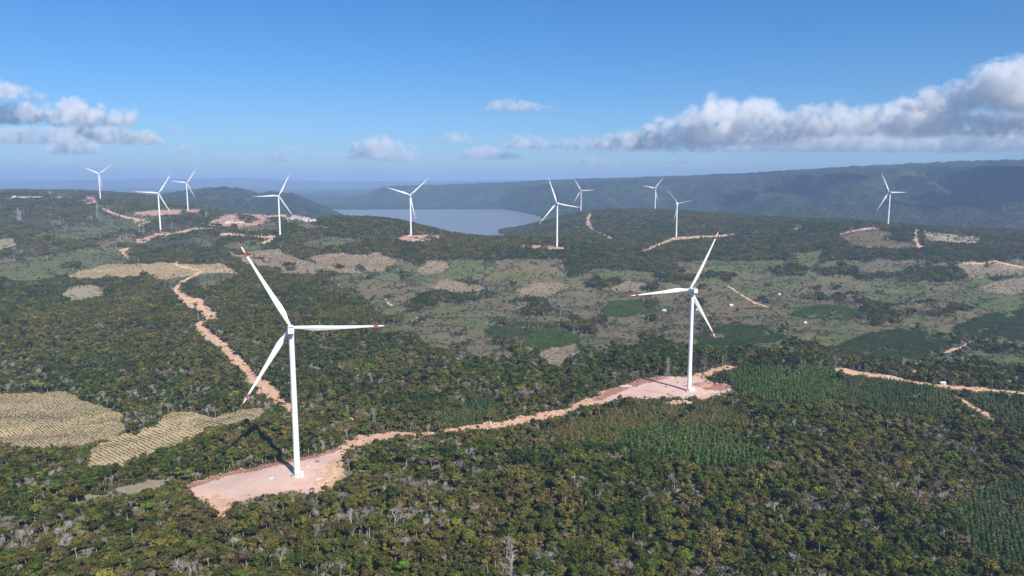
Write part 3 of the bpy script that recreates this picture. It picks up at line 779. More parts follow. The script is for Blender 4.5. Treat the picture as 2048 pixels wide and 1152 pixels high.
# clumps of trees for the forest beyond 1.2 km
cclump = proto_coll('clump prototypes')
for k in range(7):
    rs = np.random.default_rng(300 + k)
    Q, CVs, TV, TF = [], [], [], []
    mb = MB()
    for t in range(9):
        a = rs.random() * 6.283; q = 9.5 * math.sqrt((t + .5) / 9); ox, oy = q * math.cos(a + t * 2.4), q * math.sin(a + t * 2.4)
        s = .75 + .5 * rs.random()
        cs, rr = crown_shape(KINDS[rs.integers(6)], rs)
        o = rs.permutation(len(cs))[:7]
        qq, cv = leaf_cloud([cs[i] for i in o], [rr[i] * 1.12 for i in o], 110, 1.75, rs, .8)
        hue = np.array([[.75, .8, .75], [1, 1, 1], [1.25, 1.12, 1.0], [1.5, 1.2, 1.05], [.9, 1.05, .9]])[rs.integers(5)] * (.8 + .4 * rs.random())
        Q.append(qq * s + np.array([ox, oy, 0])); CVs.append(cv[:, None] * hue[None])
        mb.tube((ox, oy, -2), (ox + rs.normal() * .4, oy + rs.normal() * .4, 7 * s), .26, .15, 4, False)
    Q = np.concatenate(Q); CVs = np.concatenate(CVs); nq = len(Q) // 4
    me = bpy.data.meshes.new('clump_%d' % k)
    me.from_pydata([tuple(v) for v in Q] + mb.v, [], [list(range(4 * i, 4 * i + 4)) for i in range(nq)] + [[i + 4 * nq for i in f] for f in mb.f])
    me.materials.append(MAT['leaf']); me.materials.append(MAT['bark'])
    mi = np.zeros(len(me.polygons), np.int32); mi[nq:] = 1; me.polygons.foreach_set('material_index', mi)
    set_cv(me, np.concatenate([CVs, np.ones((len(mb.v), 3))]))
    me.update(); cclump.objects.link(bpy.data.objects.new('c%02d' % k, me))
# plantation trees: narrow pointed crowns; bushes; row plants
cplant = proto_coll('plantation prototypes')
for k in range(4):
    rs = np.random.default_rng(400 + k)
    cs = [(rs.normal() * .25, rs.normal() * .25, 1.0 + 4.6 * t) for t in np.linspace(0, 1, 8)]
    rr = [1.7 * (1 - .78 * t) + .2 for t in np.linspace(0, 1, 8)]
    q, cv = leaf_cloud(cs, rr, 170, .85, rs, .8, .25); n = len(q) // 4
    me = mk_mesh('plant_%d' % k, q, np.arange(n * 4).reshape(n, 4)); me.materials.append(MAT['leaf']); set_cv(me, cv)
    cplant.objects.link(bpy.data.objects.new('p%02d' % k, me))
cbush = proto_coll('bush prototypes')
for k in range(4):
    rs = np.random.default_rng(500 + k)
    cs = [(rs.normal() * .7, rs.normal() * .7, .5 + .5 * rs.random()) for _ in range(6)]; rr = [.5 + .45 * rs.random() for _ in range(6)]
    q, cv = leaf_cloud(cs, rr, 80, .55, rs, .8); n = len(q) // 4
    me = mk_mesh('bush_%d' % k, q, np.arange(n * 4).reshape(n, 4)); me.materials.append(MAT['leaf']); set_cv(me, cv)
    cbush.objects.link(bpy.data.objects.new('u%02d' % k, me))
cstick = proto_coll('log prototypes')
for k in range(3):
    rs = np.random.default_rng(600 + k); mb = MB()
    for _ in range(4):
        a = rs.random() * 3.14; L = 2 + 4 * rs.random(); p = Vector((rs.normal() * 2, rs.normal() * 2, .25)); d = Vector((math.cos(a), math.sin(a), .12 * rs.normal())) * L
        mb.tube(p - d / 2, p + d / 2, .18, .10, 5)
    me = mb.mesh('logs_%d' % k); me.materials.append(MAT['stick']); cstick.objects.link(bpy.data.objects.new('l%02d' % k, me))

_q = np.linspace(0, math.pi, 5)[1:-1]; _t = np.arange(6) * 2 * math.pi / 6
SPH0 = np.array([(0, 0, 1)] + [(math.sin(p_) * math.cos(t), math.sin(p_) * math.sin(t), math.cos(p_)) for p_ in _q for t in _t] + [(0, 0, -1)])
SPF0 = [[0, 1 + k, 1 + (k + 1) % 6] for k in range(6)] + [[1 + r_ * 6 + k, 7 + r_ * 6 + k, 7 + r_ * 6 + (k + 1) % 6, 1 + r_ * 6 + (k + 1) % 6] for r_ in range(2) for k in range(6)] + [[19, 13 + (k + 1) % 6, 13 + k] for k in range(6)]
# geometry-node scatter
def scatter_tree(coll):
    g = bpy.data.node_groups.new('scatter ' + coll.name, 'GeometryNodeTree')
    g.interface.new_socket('Geometry', in_out='INPUT', socket_type='NodeSocketGeometry')
    g.interface.new_socket('Geometry', in_out='OUTPUT', socket_type='NodeSocketGeometry')
    N, L = g.nodes, g.links
    gi, go = N.new('NodeGroupInput'), N.new('NodeGroupOutput')
    ci = N.new('GeometryNodeCollectionInfo'); ci.inputs['Collection'].default_value = coll
    ci.inputs['Separate Children'].default_value = True; ci.inputs['Reset Children'].default_value = True
    ip = N.new('GeometryNodeInstanceOnPoints'); ip.inputs['Pick Instance'].default_value = True
    def attr(nm, ty):
        a = N.new('GeometryNodeInputNamedAttribute'); a.data_type = ty; a.inputs['Name'].default_value = nm
        return a.outputs['Attribute']
    L.new(gi.outputs[0], ip.inputs['Points']); L.new(ci.outputs[0], ip.inputs['Instance'])
    L.new(attr('which', 'INT'), ip.inputs['Instance Index'])
    L.new(attr('turn', 'FLOAT_VECTOR'), ip.inputs['Rotation'])
    L.new(attr('size', 'FLOAT_VECTOR'), ip.inputs['Scale'])
    L.new(ip.outputs[0], go.inputs[0])
    return g
def scatter(name, coll, P, which, turn, size, tint, label=None):
    me = bpy.data.meshes.new(name); me.vertices.add(len(P)); me.vertices.foreach_set('co', np.asarray(P, np.float32).ravel())
    def put(nm, ty, key, a):
        at = me.attributes.new(nm, ty, 'POINT'); at.data.foreach_set(key, np.ascontiguousarray(a).ravel())
    n = len(P)
    put('which', 'INT', 'value', which.astype(np.int32))
    t3 = np.zeros((n, 3), np.float32); t3[:, 2] = turn; put('turn', 'FLOAT_VECTOR', 'vector', t3)
    s3 = np.asarray(size, np.float32); s3 = np.repeat(s3[:, None], 3, 1) if s3.ndim == 1 else s3
    put('size', 'FLOAT_VECTOR', 'vector', s3)
    c4 = np.ones((n, 4), np.float32); c4[:, :3] = tint; put('tint', 'FLOAT_COLOR', 'color', c4)
    me.update()
    o = bpy.data.objects.new(name, me); C.objects.link(o)
    md = o.modifiers.new('scatter', 'NODES'); md.node_group = scatter_tree(coll)
    tag(o, label, kind='stuff')
    return o

PAL = np.array([(.040, .060, .014), (.058, .082, .018), (.082, .096, .023), (.108, .104, .032), (.104, .092, .046), (.140, .150, .034), (.080, .140, .020), (.125, .110, .082)])
def tints(x, y, r):
    """foliage colours, in patches of greener and of browner wood"""
    n1 = fbm(x / 95, y / 95, 33, 3); n2 = fbm(x / 22, y / 22, 37, 2)
    v = .55 * n1 + .25 * n2 + .42 * r.random(x.shape) - .10
    near = 1 - sstep(500, 1000, y)
    v = v + .05 * near - .02
    k = np.digitize(v, [.38, .50, .60, .70])
    u = r.random(x.shape)
    k = np.where(u < .012, 6, k); k = np.where((u > .012) & (u < .04), 5, k); k = np.where(u > .965, 7, k)
    c = PAL[k] * np.array([1.17, 1.10, .82]) * (.68 + .64 * r.random(x.shape))[:, None]
    return c

def jitter_grid(x0, x1, y0, y1, s, r):
    gx, gy = np.meshgrid(np.arange(x0, x1, s), np.arange(y0, y1, s))
    gx = gx + (r.random(gx.shape) - .5) * s * .95; gy = gy + (r.random(gy.shape) - .5) * s * .95
    return gx.ravel(), gy.ravel()

def hid_at(x, y):
    u = x / y
    j = np.clip(np.rint(np.interp(y, ys, np.arange(NR))), 0, NR - 1).astype(int); i = np.clip(np.rint(np.interp(u, us, np.arange(NC))), 0, NC - 1).astype(int)
    return HID[j, i]
OPEN = np.array([t != 'floor' for t in ZT])
# ---- forest within 1.25 km, tree by tree
x, y = jitter_grid(-1100, 1100, 330, 1250, 5.0, rng)
k = np.abs(x) < .84 * y; x, y = x[k], y[k]
z = zat(x, y); hgt = 5.0 + 7.5 * rng.random(len(x)) ** 1.5 + 5.0 * (rng.random(len(x)) < .07) + 3 * (fbm(x / 80, y / 80, 61, 2) - .5)
base_c = cls_at(x, y, z); top_c = cls_at(x, y, z + hgt * .72); mid_c = cls_at(x, y, z + hgt * .4)
hide = hid_at(x, y)
keep = ~OPEN[base_c] & ((~OPEN[top_c] & ~OPEN[mid_c]) | ((rng.random(len(x)) < .14) & (hgt < 8.5))) & (hide < 18)
for (tx, ty, *_r) in TURB[:2]:
    keep &= np.hypot(x - tx, y - ty) > 20
gap = fbm(x / 14, y / 14, 63, 2)
keep &= gap < .74
x, y, z, hgt = x[keep], y[keep], z[keep], hgt[keep]
edge = np.zeros(len(x), bool)
for dx, dy in ((14, 0), (-14, 0), (0, 14), (0, -14)):
    zz = zat(x + dx, y + dy); edge |= OPEN[cls_at(x + dx, y + dy, zz)]
bn = fbm(x / 55, y / 55, 71, 3)
pbare = .02 + .34 * sstep(.57, .70, bn) + .16 * edge + .34 * (y < 530) * (x < -50) * sstep(.42, .56, fbm(x / 40, y / 40, 73, 3)) + .22 * (y < 600) * (x > 60) * sstep(.52, .64, fbm(x / 45, y / 45, 75, 3))
isbare = rng.random(len(x)) < pbare
px, py = proj(x, y, z + hgt * .6)
infr = (px > 4) & (px < 2044) & (py < 1140) & (py > 300)
score = np.where(infr, hgt / y * (1 + .0), 0)
# the leafy and bare trees that show largest are things of their own; the rest is one forest
def biggest(mask, n):
    i = np.where(mask)[0]; return i[np.argsort(-(score[i] / 1.0))[:n]]
thing_leaf = biggest(~isbare & infr, 300)
thing_bare = biggest(isbare & infr, 130)
is_thing = np.zeros(len(x), bool); is_thing[thing_leaf] = True; is_thing[thing_bare] = True
T_ = tints(x, y, rng)
turn = rng.random(len(x)) * 6.283
kind = rng.integers(0, 6, len(x)); kindb = rng.integers(0, 5, len(x))
wide = 1.05 + .5 * rng.random(len(x))
size = np.stack([hgt / 10 * wide, hgt / 10 * wide, hgt / 10], -1)
P = np.stack([x, y, z + CAMZ], -1)
f1 = ~isbare & ~is_thing; f2 = isbare & ~is_thing
scatter('forest', ctree, P[f1], kind[f1], turn[f1], size[f1], T_[f1], 'dense mixed broadleaf forest')
scatter('leafless_woodland', cbare, P[f2], kindb[f2], turn[f2], size[f2] * np.array([.9, .9, 1.0]), T_[f2], 'leafless grey trees scattered through the forest')
ux, uy = jitter_grid(-760, 760, 330, 900, 3.7, rng)
kk = np.abs(ux) < .84 * uy; ux, uy = ux[kk], uy[kk]; uz = zat(ux, uy)
kk = ~OPEN[cls_at(ux, uy, uz)] & (hid_at(ux, uy) < 6); ux, uy, uz = ux[kk], uy[kk], uz[kk]
UNDER = (np.stack([ux, uy, uz + CAMZ], -1), tints(ux, uy, rng) * 1.1)
scatter('undergrowth', cbush, UNDER[0], rng.integers(0, 4, len(ux)), rng.random(len(ux)) * 6.283, .8 + 1.1 * rng.random(len(ux)), UNDER[1], 'shrubby undergrowth between the forest trees')
print('undergrowth', len(ux))
TREEDATA = (P, kind, kindb, turn, size, T_, thing_leaf, thing_bare)
print('near trees', len(x), 'bare', isbare.sum())
# ---- forest beyond, in clumps
PP, WW, TT, SS, CC = [], [], [], [], []
for (y0, y1, s, sc) in ((1250, 2000, 11.5, .86), (2000, 3000, 14, .98), (3000, 4700, 20, 1.2)):
    x, y = jitter_grid(-.86 * y1, .86 * y1, y0, y1, s, rng)
    k = np.abs(x) < .86 * y; x, y = x[k], y[k]
    k = hid_at(x, y) < 20; x, y = x[k], y[k]
    z = zat(x, y)
    k = z > WATER + 1.5
    c0, c1 = cls_at(x, y, z), cls_at(x, y, z + 7 * sc)
    k &= ~OPEN[c0] & ~OPEN[c1]
    for dx in (-.75 * 9, .75 * 9):
        k &= ~OPEN[cls_at(x + dx * sc, y, z)]
    for (tx, ty, *_r) in TURB: k &= np.hypot(x - tx, y - ty) > 22
    # the left hillside is open scrub with scattered woods
    px, py = proj(x, y, z)
    openl = sstep(560, 380, px) * sstep(560, 500, py) * (py > 395)
    k &= rng.random(len(x)) > openl * sstep(.42, .55, fbm(x / 120, y / 120, 81, 3)) * .9
    x, y, z = x[k], y[k], z[k]
    PP.append(np.stack([x, y, z + CAMZ - .4], -1)); WW.append(rng.integers(0, 7, len(x))); TT.append(rng.random(len(x)) * 6.283)
    hs = sc * (.8 + .4 * rng.random(len(x))); SS.append(np.stack([np.full(len(x), sc), np.full(len(x), sc), hs], -1)); CC.append(tints(x, y, rng))
PP, WW, TT, SS, CC = map(np.concatenate, (PP, WW, TT, SS, CC))
scatter('distant_forest', cclump, PP, WW, TT, SS, CC, 'forest covering the farther slopes and ridges')
print('clumps', len(PP))
# single trees and dead trees standing in the open land and along the far wood edges
x, y = jitter_grid(-2600, 2600, 1250, 3300, 9.0, rng)
k = (np.abs(x) < .84 * y) & (hid_at(x, y) < 8); x, y = x[k], y[k]; z = zat(x, y); c0 = cls_at(x, y, z)
nearopen = np.zeros(len(x), bool)
for dx, dy in ((16, 0), (-16, 0), (0, 18), (0, -18)): nearopen |= OPEN[cls_at(x + dx, y + dy, zat(x + dx, y + dy))]
ty_ = np.array(ZT)[c0]
pr = np.where(ty_ == 'grass', .05, np.where(ty_ == 'scrub', .07, np.where(ty_ == 'brown', .03, np.where(ty_ == 'floor', np.where(nearopen, .6, .05), .0))))
k = rng.random(len(x)) < pr; x, y, z, ty_ = x[k], y[k], z[k], ty_[k]
bare = rng.random(len(x)) < np.where(ty_ == 'floor', .55, .35)
h = 5 + 6 * rng.random(len(x)); P = np.stack([x, y, z + CAMZ], -1); sz = h / 10
scatter('scattered_trees', ctree, P[~bare], rng.integers(0, 6, (~bare).sum()), rng.random((~bare).sum()) * 6.283, sz[~bare], tints(x, y, rng)[~bare], 'lone trees over the open hillsides')
scatter('wood_edge_trees', cbare, P[bare], rng.integers(0, 5, bare.sum()), rng.random(bare.sum()) * 6.283, sz[bare], np.ones((bare.sum(), 3)) * .3, 'grey leafless trees along the wood edges')

# ---- plantations, crops, bushes, logs
def zone_points(types, s, along, across=None, jit=.6, lim=None, y1=3300):
    across = across or s
    a = along; L = 1900
    out = []
    for t in types:
        for k, zt in enumerate(ZT):
            if zt != t or k not in ZOBJ: continue
            v = np.array([vv.co for vv in ZOBJ[k].data.vertices]); lo, hi = v.min(0), v.max(0)
            cx, cy = (lo[0] + hi[0]) / 2, (lo[1] + hi[1]) / 2; rad = math.hypot(hi[0] - lo[0], hi[1] - lo[1]) / 2 + 5
            f = max(1.0, cy / 1100)
            gx, gy = np.meshgrid(np.arange(-rad, rad, s * f), np.arange(-rad, rad, across * f))
            gx = gx + (rng.random(gx.shape) - .5) * s * jit * 2; gy = gy + (rng.random(gy.shape) - .5) * across * jit
            x = cx + gx * math.cos(a) - gy * math.sin(a); y = cy + gx * math.sin(a) + gy * math.cos(a)
            x, y = x.ravel(), y.ravel()
            kk = (y > 300) & (np.abs(x) < .84 * y); x, y = x[kk], y[kk]
            z = zat(x, y)
            kk = (cls_at(x, y, z) == k) & (hid_at(x, y) < 6); x, y, z = x[kk], y[kk], z[kk]
            out.append(np.stack([x, y, z + CAMZ, np.full(len(x), f)], -1))
    return np.concatenate(out) if out else np.zeros((0, 4))
def plant(name, coll, nk, P, size, cols, label):
    if 'plantation' in name or 'crop' in name: P = P[rng.random(len(P)) < .55 + .6 * sstep(.62, .40, fbm(P[:, 0] / 13, P[:, 1] / 13, 89, 3))]
    n = len(P)
    c = np.array(cols); pick = c[np.clip((fbm(P[:, 0] / 25, P[:, 1] / 25, 87, 3) * 1.6 - .3) * len(c) + rng.normal(size=n) * .35, 0, len(c) - 1).astype(int)] if n else np.zeros((0, 3))
    pick = pick * (.75 + .5 * rng.random(n))[:, None]
    sz = size[0] + (size[1] - size[0]) * rng.random(n); sz = sz * P[:, 3] ** .7
    scatter(name, coll, P[:, :3], rng.integers(0, nk, n), rng.random(n) * 6.283, sz, pick, label)
    print(name, n)
plant('plantation_trees', cplant, 4, zone_points(['plantb'], 2.7, R_(72), 3.6), (.85, 1.4), [(.070, .130, .030), (.085, .150, .034), (.105, .160, .040), (.115, .130, .040)], 'rows of young bright green plantation trees')
plant('olive_plantation_trees', cplant, 4, zone_points(['planto'], 2.4, R_(66), 3.6), (.55, .95), [(.105, .130, .032), (.145, .140, .040), (.190, .150, .058), (.095, .135, .032)], 'rows of olive young plantation trees')
plant('dark_plantation_trees', cplant, 4, zone_points(['plantd', 'plant'], 2.7, R_(60), 3.3), (.75, 1.25), [(.062, .100, .032), (.080, .118, .038), (.110, .130, .044)], 'rows of dark green plantation trees')
plant('dark_crop', cbush, 4, zone_points(['cropd'], 2.6, R_(60), 2.8), (.8, 1.7), [(.044, .078, .028), (.058, .092, .032), (.078, .100, .036)], 'dark green planted plots')
plant('green_crop', cbush, 4, zone_points(['crop'], 2.3, R_(60), 2.6), (.7, 1.6), [(.060, .115, .030), (.080, .135, .036), (.095, .125, .036)], 'bright green planted plots')
plant('row_crop', cbush, 4, zone_points(['rows'], 1.5, R_(137), 3.9, .28), (.22, .55), [(.040, .050, .026), (.055, .060, .032), (.08, .075, .045)], 'dark crop rows on the straw field')
plant('stubble', cbush, 4, zone_points(['stub'], 2.0, R_(137), 2.9, .4), (.22, .62), [(.060, .070, .038), (.090, .090, .050), (.20, .16, .09)], 'dark low plants dotting the straw fields')
pb = zone_points(['grass', 'scrub', 'brown', 'pale'], 3.6, .3, 3.6, 1.0); pb = pb[rng.random(len(pb)) < .05 + .35 * sstep(.50, .66, fbm(pb[:, 0] / 45, pb[:, 1] / 45, 99, 3))]
plant('shrubs', cbush, 4, pb, (.5, 1.5), [(.045, .060, .026), (.065, .078, .034), (.10, .095, .055), (.13, .11, .075)], 'low shrubs over the grassland')
pb = zone_points(['slash'], 5, .3, 5, 1.0); pb = pb[rng.random(len(pb)) < .35]
plant('felled_logs', cstick, 3, pb, (.35, .9), [(.4, .4, .4)], 'bleached felled logs and branches on the clearings')
pb = zone_points(['slash'], 4, .3, 4, 1.0); pb = pb[rng.random(len(pb)) < .3]
plant('clearing_weeds', cbush, 4, pb, (.4, .9), [(.07, .08, .035), (.12, .10, .06)], 'weeds on the clearings')

crock = proto_coll('clod prototypes')
MAT['clod'] = plain_mat('earth clods', (.46, .29, .20), .95, 0, .45, .3)
for k in range(3):
    rs = np.random.default_rng(700 + k); v = SPH0 * (.75 + .5 * rs.random((len(SPH0), 1))) * np.array([1, .8, .6])
    me = bpy.data.meshes.new('clod_%d' % k); me.from_pydata([tuple(q) for q in v], [], SPF0); me.update(); me.materials.append(MAT['clod']); crock.objects.link(bpy.data.objects.new('k%02d' % k, me))
pb = zone_points(['bank', 'road'], 2.2, .3, 2.2, 1.0); pb = pb[(rng.random(len(pb)) < .30) & (pb[:, 1] < 1700)]
plant('rubble', crock, 3, pb, (.2, .75), [(.4, .4, .4)], 'earth clods and stones along the cut banks and roads')
pb = zone_points(['bank', 'road', 'pad', 'redpad'], 3.0, .3, 3.0, 1.0); ed = np.zeros(len(pb), bool)
for dx, dy in ((7, 0), (-7, 0), (0, 9), (0, -9)): ed |= cls_at(pb[:, 0] + dx, pb[:, 1] + dy, zat(pb[:, 0] + dx, pb[:, 1] + dy)) == 0
pb = pb[(rng.random(len(pb)) < np.where(ed, .28, .015))]
plant('verge_weeds', cbush, 4, pb, (.25, .9), [(.07, .085, .03), (.12, .105, .05), (.16, .12, .075)], 'weeds and low brush along the edges of roads and pads')
# ------------------------------------------------------------------ the trees that are things
P, kind, kindb, turn, size, T_, tl, tb = TREEDATA
def hue_name(c):
    r, g_, b_ = c; q = r / g_
    if q < .72 and g_ > .10: return 'bright green', 'fresh bright green'
    if .92 < q < 1.06 and g_ > .125: return 'yellow green', 'pale yellow green'
    if q > 1.13: return 'brown', 'brownish dry leaved'
    if q > .89: return 'olive', 'olive green'
    return 'green', 'dark green'
for i in tl:
    r = empty('broadleaf_tree', P[i], turn[i]); r.scale = size[i]
    kn, lab = hue_name(T_[i])
    big = 'tall ' if size[i][2] > 1.25 else ('low ' if size[i][2] < .68 else '')
    lab = big + lab + ' ' + {'dome': 'flat domed', 'round': 'round crowned', 'tall': 'narrow', 'loose': 'loose open'}[KINDS[kind[i]]] + ' tree in the forest canopy'
    tag(r, lab, 'tree', lab.replace(' in the forest canopy', 's of the forest'))
    tm, cm = TREES[kind[i]]
    link('trunk', tm, None, r)
    c = link('crown', cm, None, r); c['tint'] = [float(v) for v in T_[i]]
for i in tb:
    r = empty('leafless_tree', P[i], turn[i]); r.scale = size[i] * .95
    big = 'tall ' if size[i][2] > 1.15 else ('low ' if size[i][2] < .68 else '')
    sp_ = ['with a spreading crown', 'with a forked crown', 'with an upright crown', 'with a ragged crown', 'with a thin crown'][kindb[i]]
    tag(r, big + 'leafless grey tree ' + sp_ + ' in the forest', 'tree', big + 'leafless trees ' + sp_)
    link('trunk', BARES[kindb[i]][0], None, r); link('crown', BARES[kindb[i]][1], None, r)

# ------------------------------------------------------------------ wind turbines
HUBH, RR = 117.0, 75.0
def tower_mesh():
    prof = []
    for k in range(25):
        t = k / 24; prof.append((2.42 - .42 * t - .10 * max(0, t - .5), t * (HUBH - 2.7)))
    return MB().lathe(prof, 40).mesh('tower', True)
TOWER = tower_mesh(); TOWER.materials.append(MAT['white'])
mb = MB()
for z in (24.5, 52.0, 83.0):
    r = 2.42 - .42 * z / 114.3 - .10 * max(0, z / 114.3 - .5) + .035
    mb = MB().lathe([(r, z - .12), (r + .03, z), (r, z + .12)], 40)
    if z == 24.5: FLANGES = [mb.mesh('flange', True)]
    else: FLANGES.append(mb.mesh('flange', True))
for f_ in FLANGES: f_.materials.append(MAT['panel'])
PLINTH = MB().lathe([(4.6, -1.2), (4.6, .25), (3.2, .45), (2.75, .5)], 40).mesh('foundation'); PLINTH.materials.append(MAT['conc'])
db = MB(); db.box((0, -2.46, 3.6), (1.1, .14, 2.3)); DOOR = db.mesh('door'); DOOR.materials.append(MAT['panel'])
st = MB()
for k in range(10): st.box((0, -2.75 - .3 * (10 - k), .28 + .22 * k), (1.5, .30, .06))
for sx in (-.78, .78):
    st.tube((sx, -5.7, .2), (sx, -2.7, 2.4), .05, .05, 5); st.tube((sx, -5.7, 1.3), (sx, -2.7, 3.5), .04, .04, 5)
    for q in (0, .5, 1): st.tube((sx, -5.7 + 3 * q, .2 + 2.2 * q), (sx, -5.7 + 3 * q, 1.3 + 2.2 * q), .03, .03, 4)
STAIR = st.mesh('stair'); STAIR.materials.append(MAT['grey'])

def rounded_box(w_, h, ys_, scale, k=7):
    """a long box with rounded section; ys_ stations, scale factor per station"""
    ring = []
    r = .55
    for (sx, sz, a0) in ((1, 1, 0), (-1, 1, 90), (-1, -1, 180), (1, -1, 270)):
        for q in range(k):
            a = R_(a0 + 90 * q / (k - 1)); ring.append((sx * (w_ / 2 - r) + r * math.cos(a), sz * (h / 2 - r) + r * math.sin(a)))
    V, Fc = [], []; n = len(ring)
    for y_, s in zip(ys_, scale):
        for (a, b_) in ring: V.append((a * s[0], y_, b_ * s[1] + s[2]))
    for i in range(len(ys_) - 1):
        for j in range(n):
            jj = (j + 1) % n; Fc.append([i * n + j, (i + 1) * n + j, (i + 1) * n + jj, i * n + jj])
    Fc.append(list(range(n))); Fc.append([(len(ys_) - 1) * n + j for j in range(n)][::-1])
    me = bpy.data.meshes.new('nacelle'); me.from_pydata(V, [], Fc); me.update()
    return me
NAC = rounded_box(4.7, 4.6, [-7.6, -7.3, -3, 2.2, 3.3, 3.9], [(.90, .86, .1), (.98, .97, .02), (1, 1, 0), (1, 1, 0), (.94, .92, 0), (.80, .78, 0)]); NAC.materials.append(MAT['white'])
mb = MB()
for sx in (-1, 1):
    mb.box((sx * 2.05, -5.6, 3.35), (.16, 3.2, .16)); mb.box((sx * 2.05, -4.1, 2.85), (.16, .16, 1.2)); mb.box((sx * 2.05, -7.1, 2.85), (.16, .16, 1.2))
for yy in (-4.1, -7.1): mb.box((0, yy, 3.35), (4.1, .16, .16))
mb.box((0, -4.1, 2.35), (4.2, .14, .16)); mb.box((0, -7.1, 2.35), (4.2, .14, .16))
COOLF = mb.mesh('cooler_frame'); COOLF.materials.append(MAT['white'])
FAN = MB().lathe([(.62, 0), (.72, .08), (.72, .7), (.62, .75), (.50, .55)], 20).mesh('fan'); FAN.materials.append(MAT['panel'])
GRI = MB().box((0, 0, 0), (1.3, 1.7, .22)).mesh('grille'); GRI.materials.append(MAT['dark'])
mb = MB(); mb.tube((0, 0, 0), (0, 0, 1.9), .05, .035, 6); mb.box((0, 0, 1.55), (1.0, .05, .05)); mb.tube((.45, 0, 1.55), (.45, 0, 1.95), .06, .06, 6); mb.tube((-.45, 0, 1.55), (-.45, 0, 1.95), .06, .06, 6)
VANE = mb.mesh('weather_mast'); VANE.materials.append(MAT['panel'])
HATCH = MB().box((0, 0, 0), (1.6, .06, 1.5)).mesh('rear_hatch'); HATCH.materials.append(MAT['panel'])
YAW = MB().lathe([(2.0, 0), (2.12, .1), (2.12, .8), (1.9, .95)], 32).mesh('yaw_ring', True); YAW.materials.append(MAT['panel'])
M_ = Matrix.Rotation(R_(-90), 3, 'X')
SPIN = MB().lathe([(1.75, -1.75), (1.95, -1.2), (2.0, 0), (1.92, .9), (1.6, 1.8), (1.0, 2.5), (.4, 2.85), (.05, 2.92)], 32, M_).mesh('hub', True); SPIN.materials.append(MAT['white'])

def blade_sections(ts, cap0=False, cap1=False, name='blade'):
    """loft of aerofoil sections along +Z; trailing edge towards +X; pre-bent towards +Y"""
    ST = np.array([0, .03, .08, .14, .20, .28, .40, .55, .70, .82, .90, .95, .98, .995, 1.0])
    CH = np.array([2.5, 2.5, 3.1, 4.2, 4.65, 4.25, 3.40, 2.60, 1.95, 1.45, 1.10, .80, .50, .26, .06])
    TH = np.array([1.0, 1.0, .74, .45, .34, .28, .23, .20, .18, .17, .16, .16, .16, .16, .16])
    TW = np.radians([16, 16, 15, 13, 11, 8.5, 5.5, 3, 1.2, .2, -.3, -.5, -.6, -.6, -.6])
    n = 20; V = []; Fc = []
    for t in ts:
        c = np.interp(t, ST, CH); th = np.interp(t, ST, TH); tw = np.interp(t, ST, TW)
        circ = 1 - sstep(.03, .16, t)
        z = 1.4 + t * (RR - 1.4); off = 3.4 * t ** 2.4
        for k in range(n):
            a = 2 * math.pi * k / n
            xc = .5 + .5 * math.cos(a)
            yt = 5 * th * (.2969 * math.sqrt(xc) - .126 * xc - .3516 * xc ** 2 + .2843 * xc ** 3 - .1036 * xc ** 4) * (1 if k <= n / 2 else -1)
            ax, ay = (xc - .32) * c, yt * c
            bx, by = .5 * c * math.cos(a), .5 * c * math.sin(a)
            X_, Y_ = ax + (bx - ax) * circ, ay + (by - ay) * circ
            V.append((X_ * math.cos(tw) - Y_ * math.sin(tw), X_ * math.sin(tw) + Y_ * math.cos(tw) + off, z))
    for i in range(len(ts) - 1):
        for j in range(n):
            jj = (j + 1) % n; Fc.append([i * n + j, i * n + jj, (i + 1) * n + jj, (i + 1) * n + j])
    return V, Fc
def blade_part(name, rs_, m):
    V, Fc = [], []
    for (a, b_, k) in rs_:
        v, f = blade_sections(np.linspace(a, b_, k)); n0 = len(V); V += v; Fc += [[i + n0 for i in q] for q in f]
        nn = 20
        Fc.append([n0 + i for i in range(nn)][::-1]); Fc.append([n0 + (k - 1) * nn + i for i in range(nn)])
    me = bpy.data.meshes.new(name); me.from_pydata(V, [], Fc); me.update()
    sm = np.array([len(p.vertices) == 4 for p in me.polygons]); me.polygons.foreach_set('use_smooth', sm); me.update()
    me.materials.append(m); return me
BLADE = blade_part('blade', [(0, .838, 40), (.884, .950, 6), (.990, 1, 4)], MAT['white'])
BAND = blade_part('red_band', [(.838, .884, 5)], MAT['red']); TIP = blade_part('red_tip', [(.950, .990, 7)], MAT['red'])
LABELS = ['tall white wind turbine on the pink pad beside the straw fields', 'white wind turbine on the ridge pad with a lattice mast behind it',
          'white wind turbine on a thin red pad right of the lake edge', 'small wind turbine behind the wooded hill with a dirt path',
          'small wind turbine standing behind the long wooded crest below the mountain', 'wind turbine with feathered thin blades at the top of a red ramp',
          'wind turbine on the ridge against the dark mountain slope', 'wind turbine on the skyline above the red bare slope',
          'wind turbine rising over the grassy hillside with power poles', 'wind turbine on the broad red pad before the distant hill',
          'wind turbine beside the substation yard', 'wind turbine on a red pad with the lake behind it']
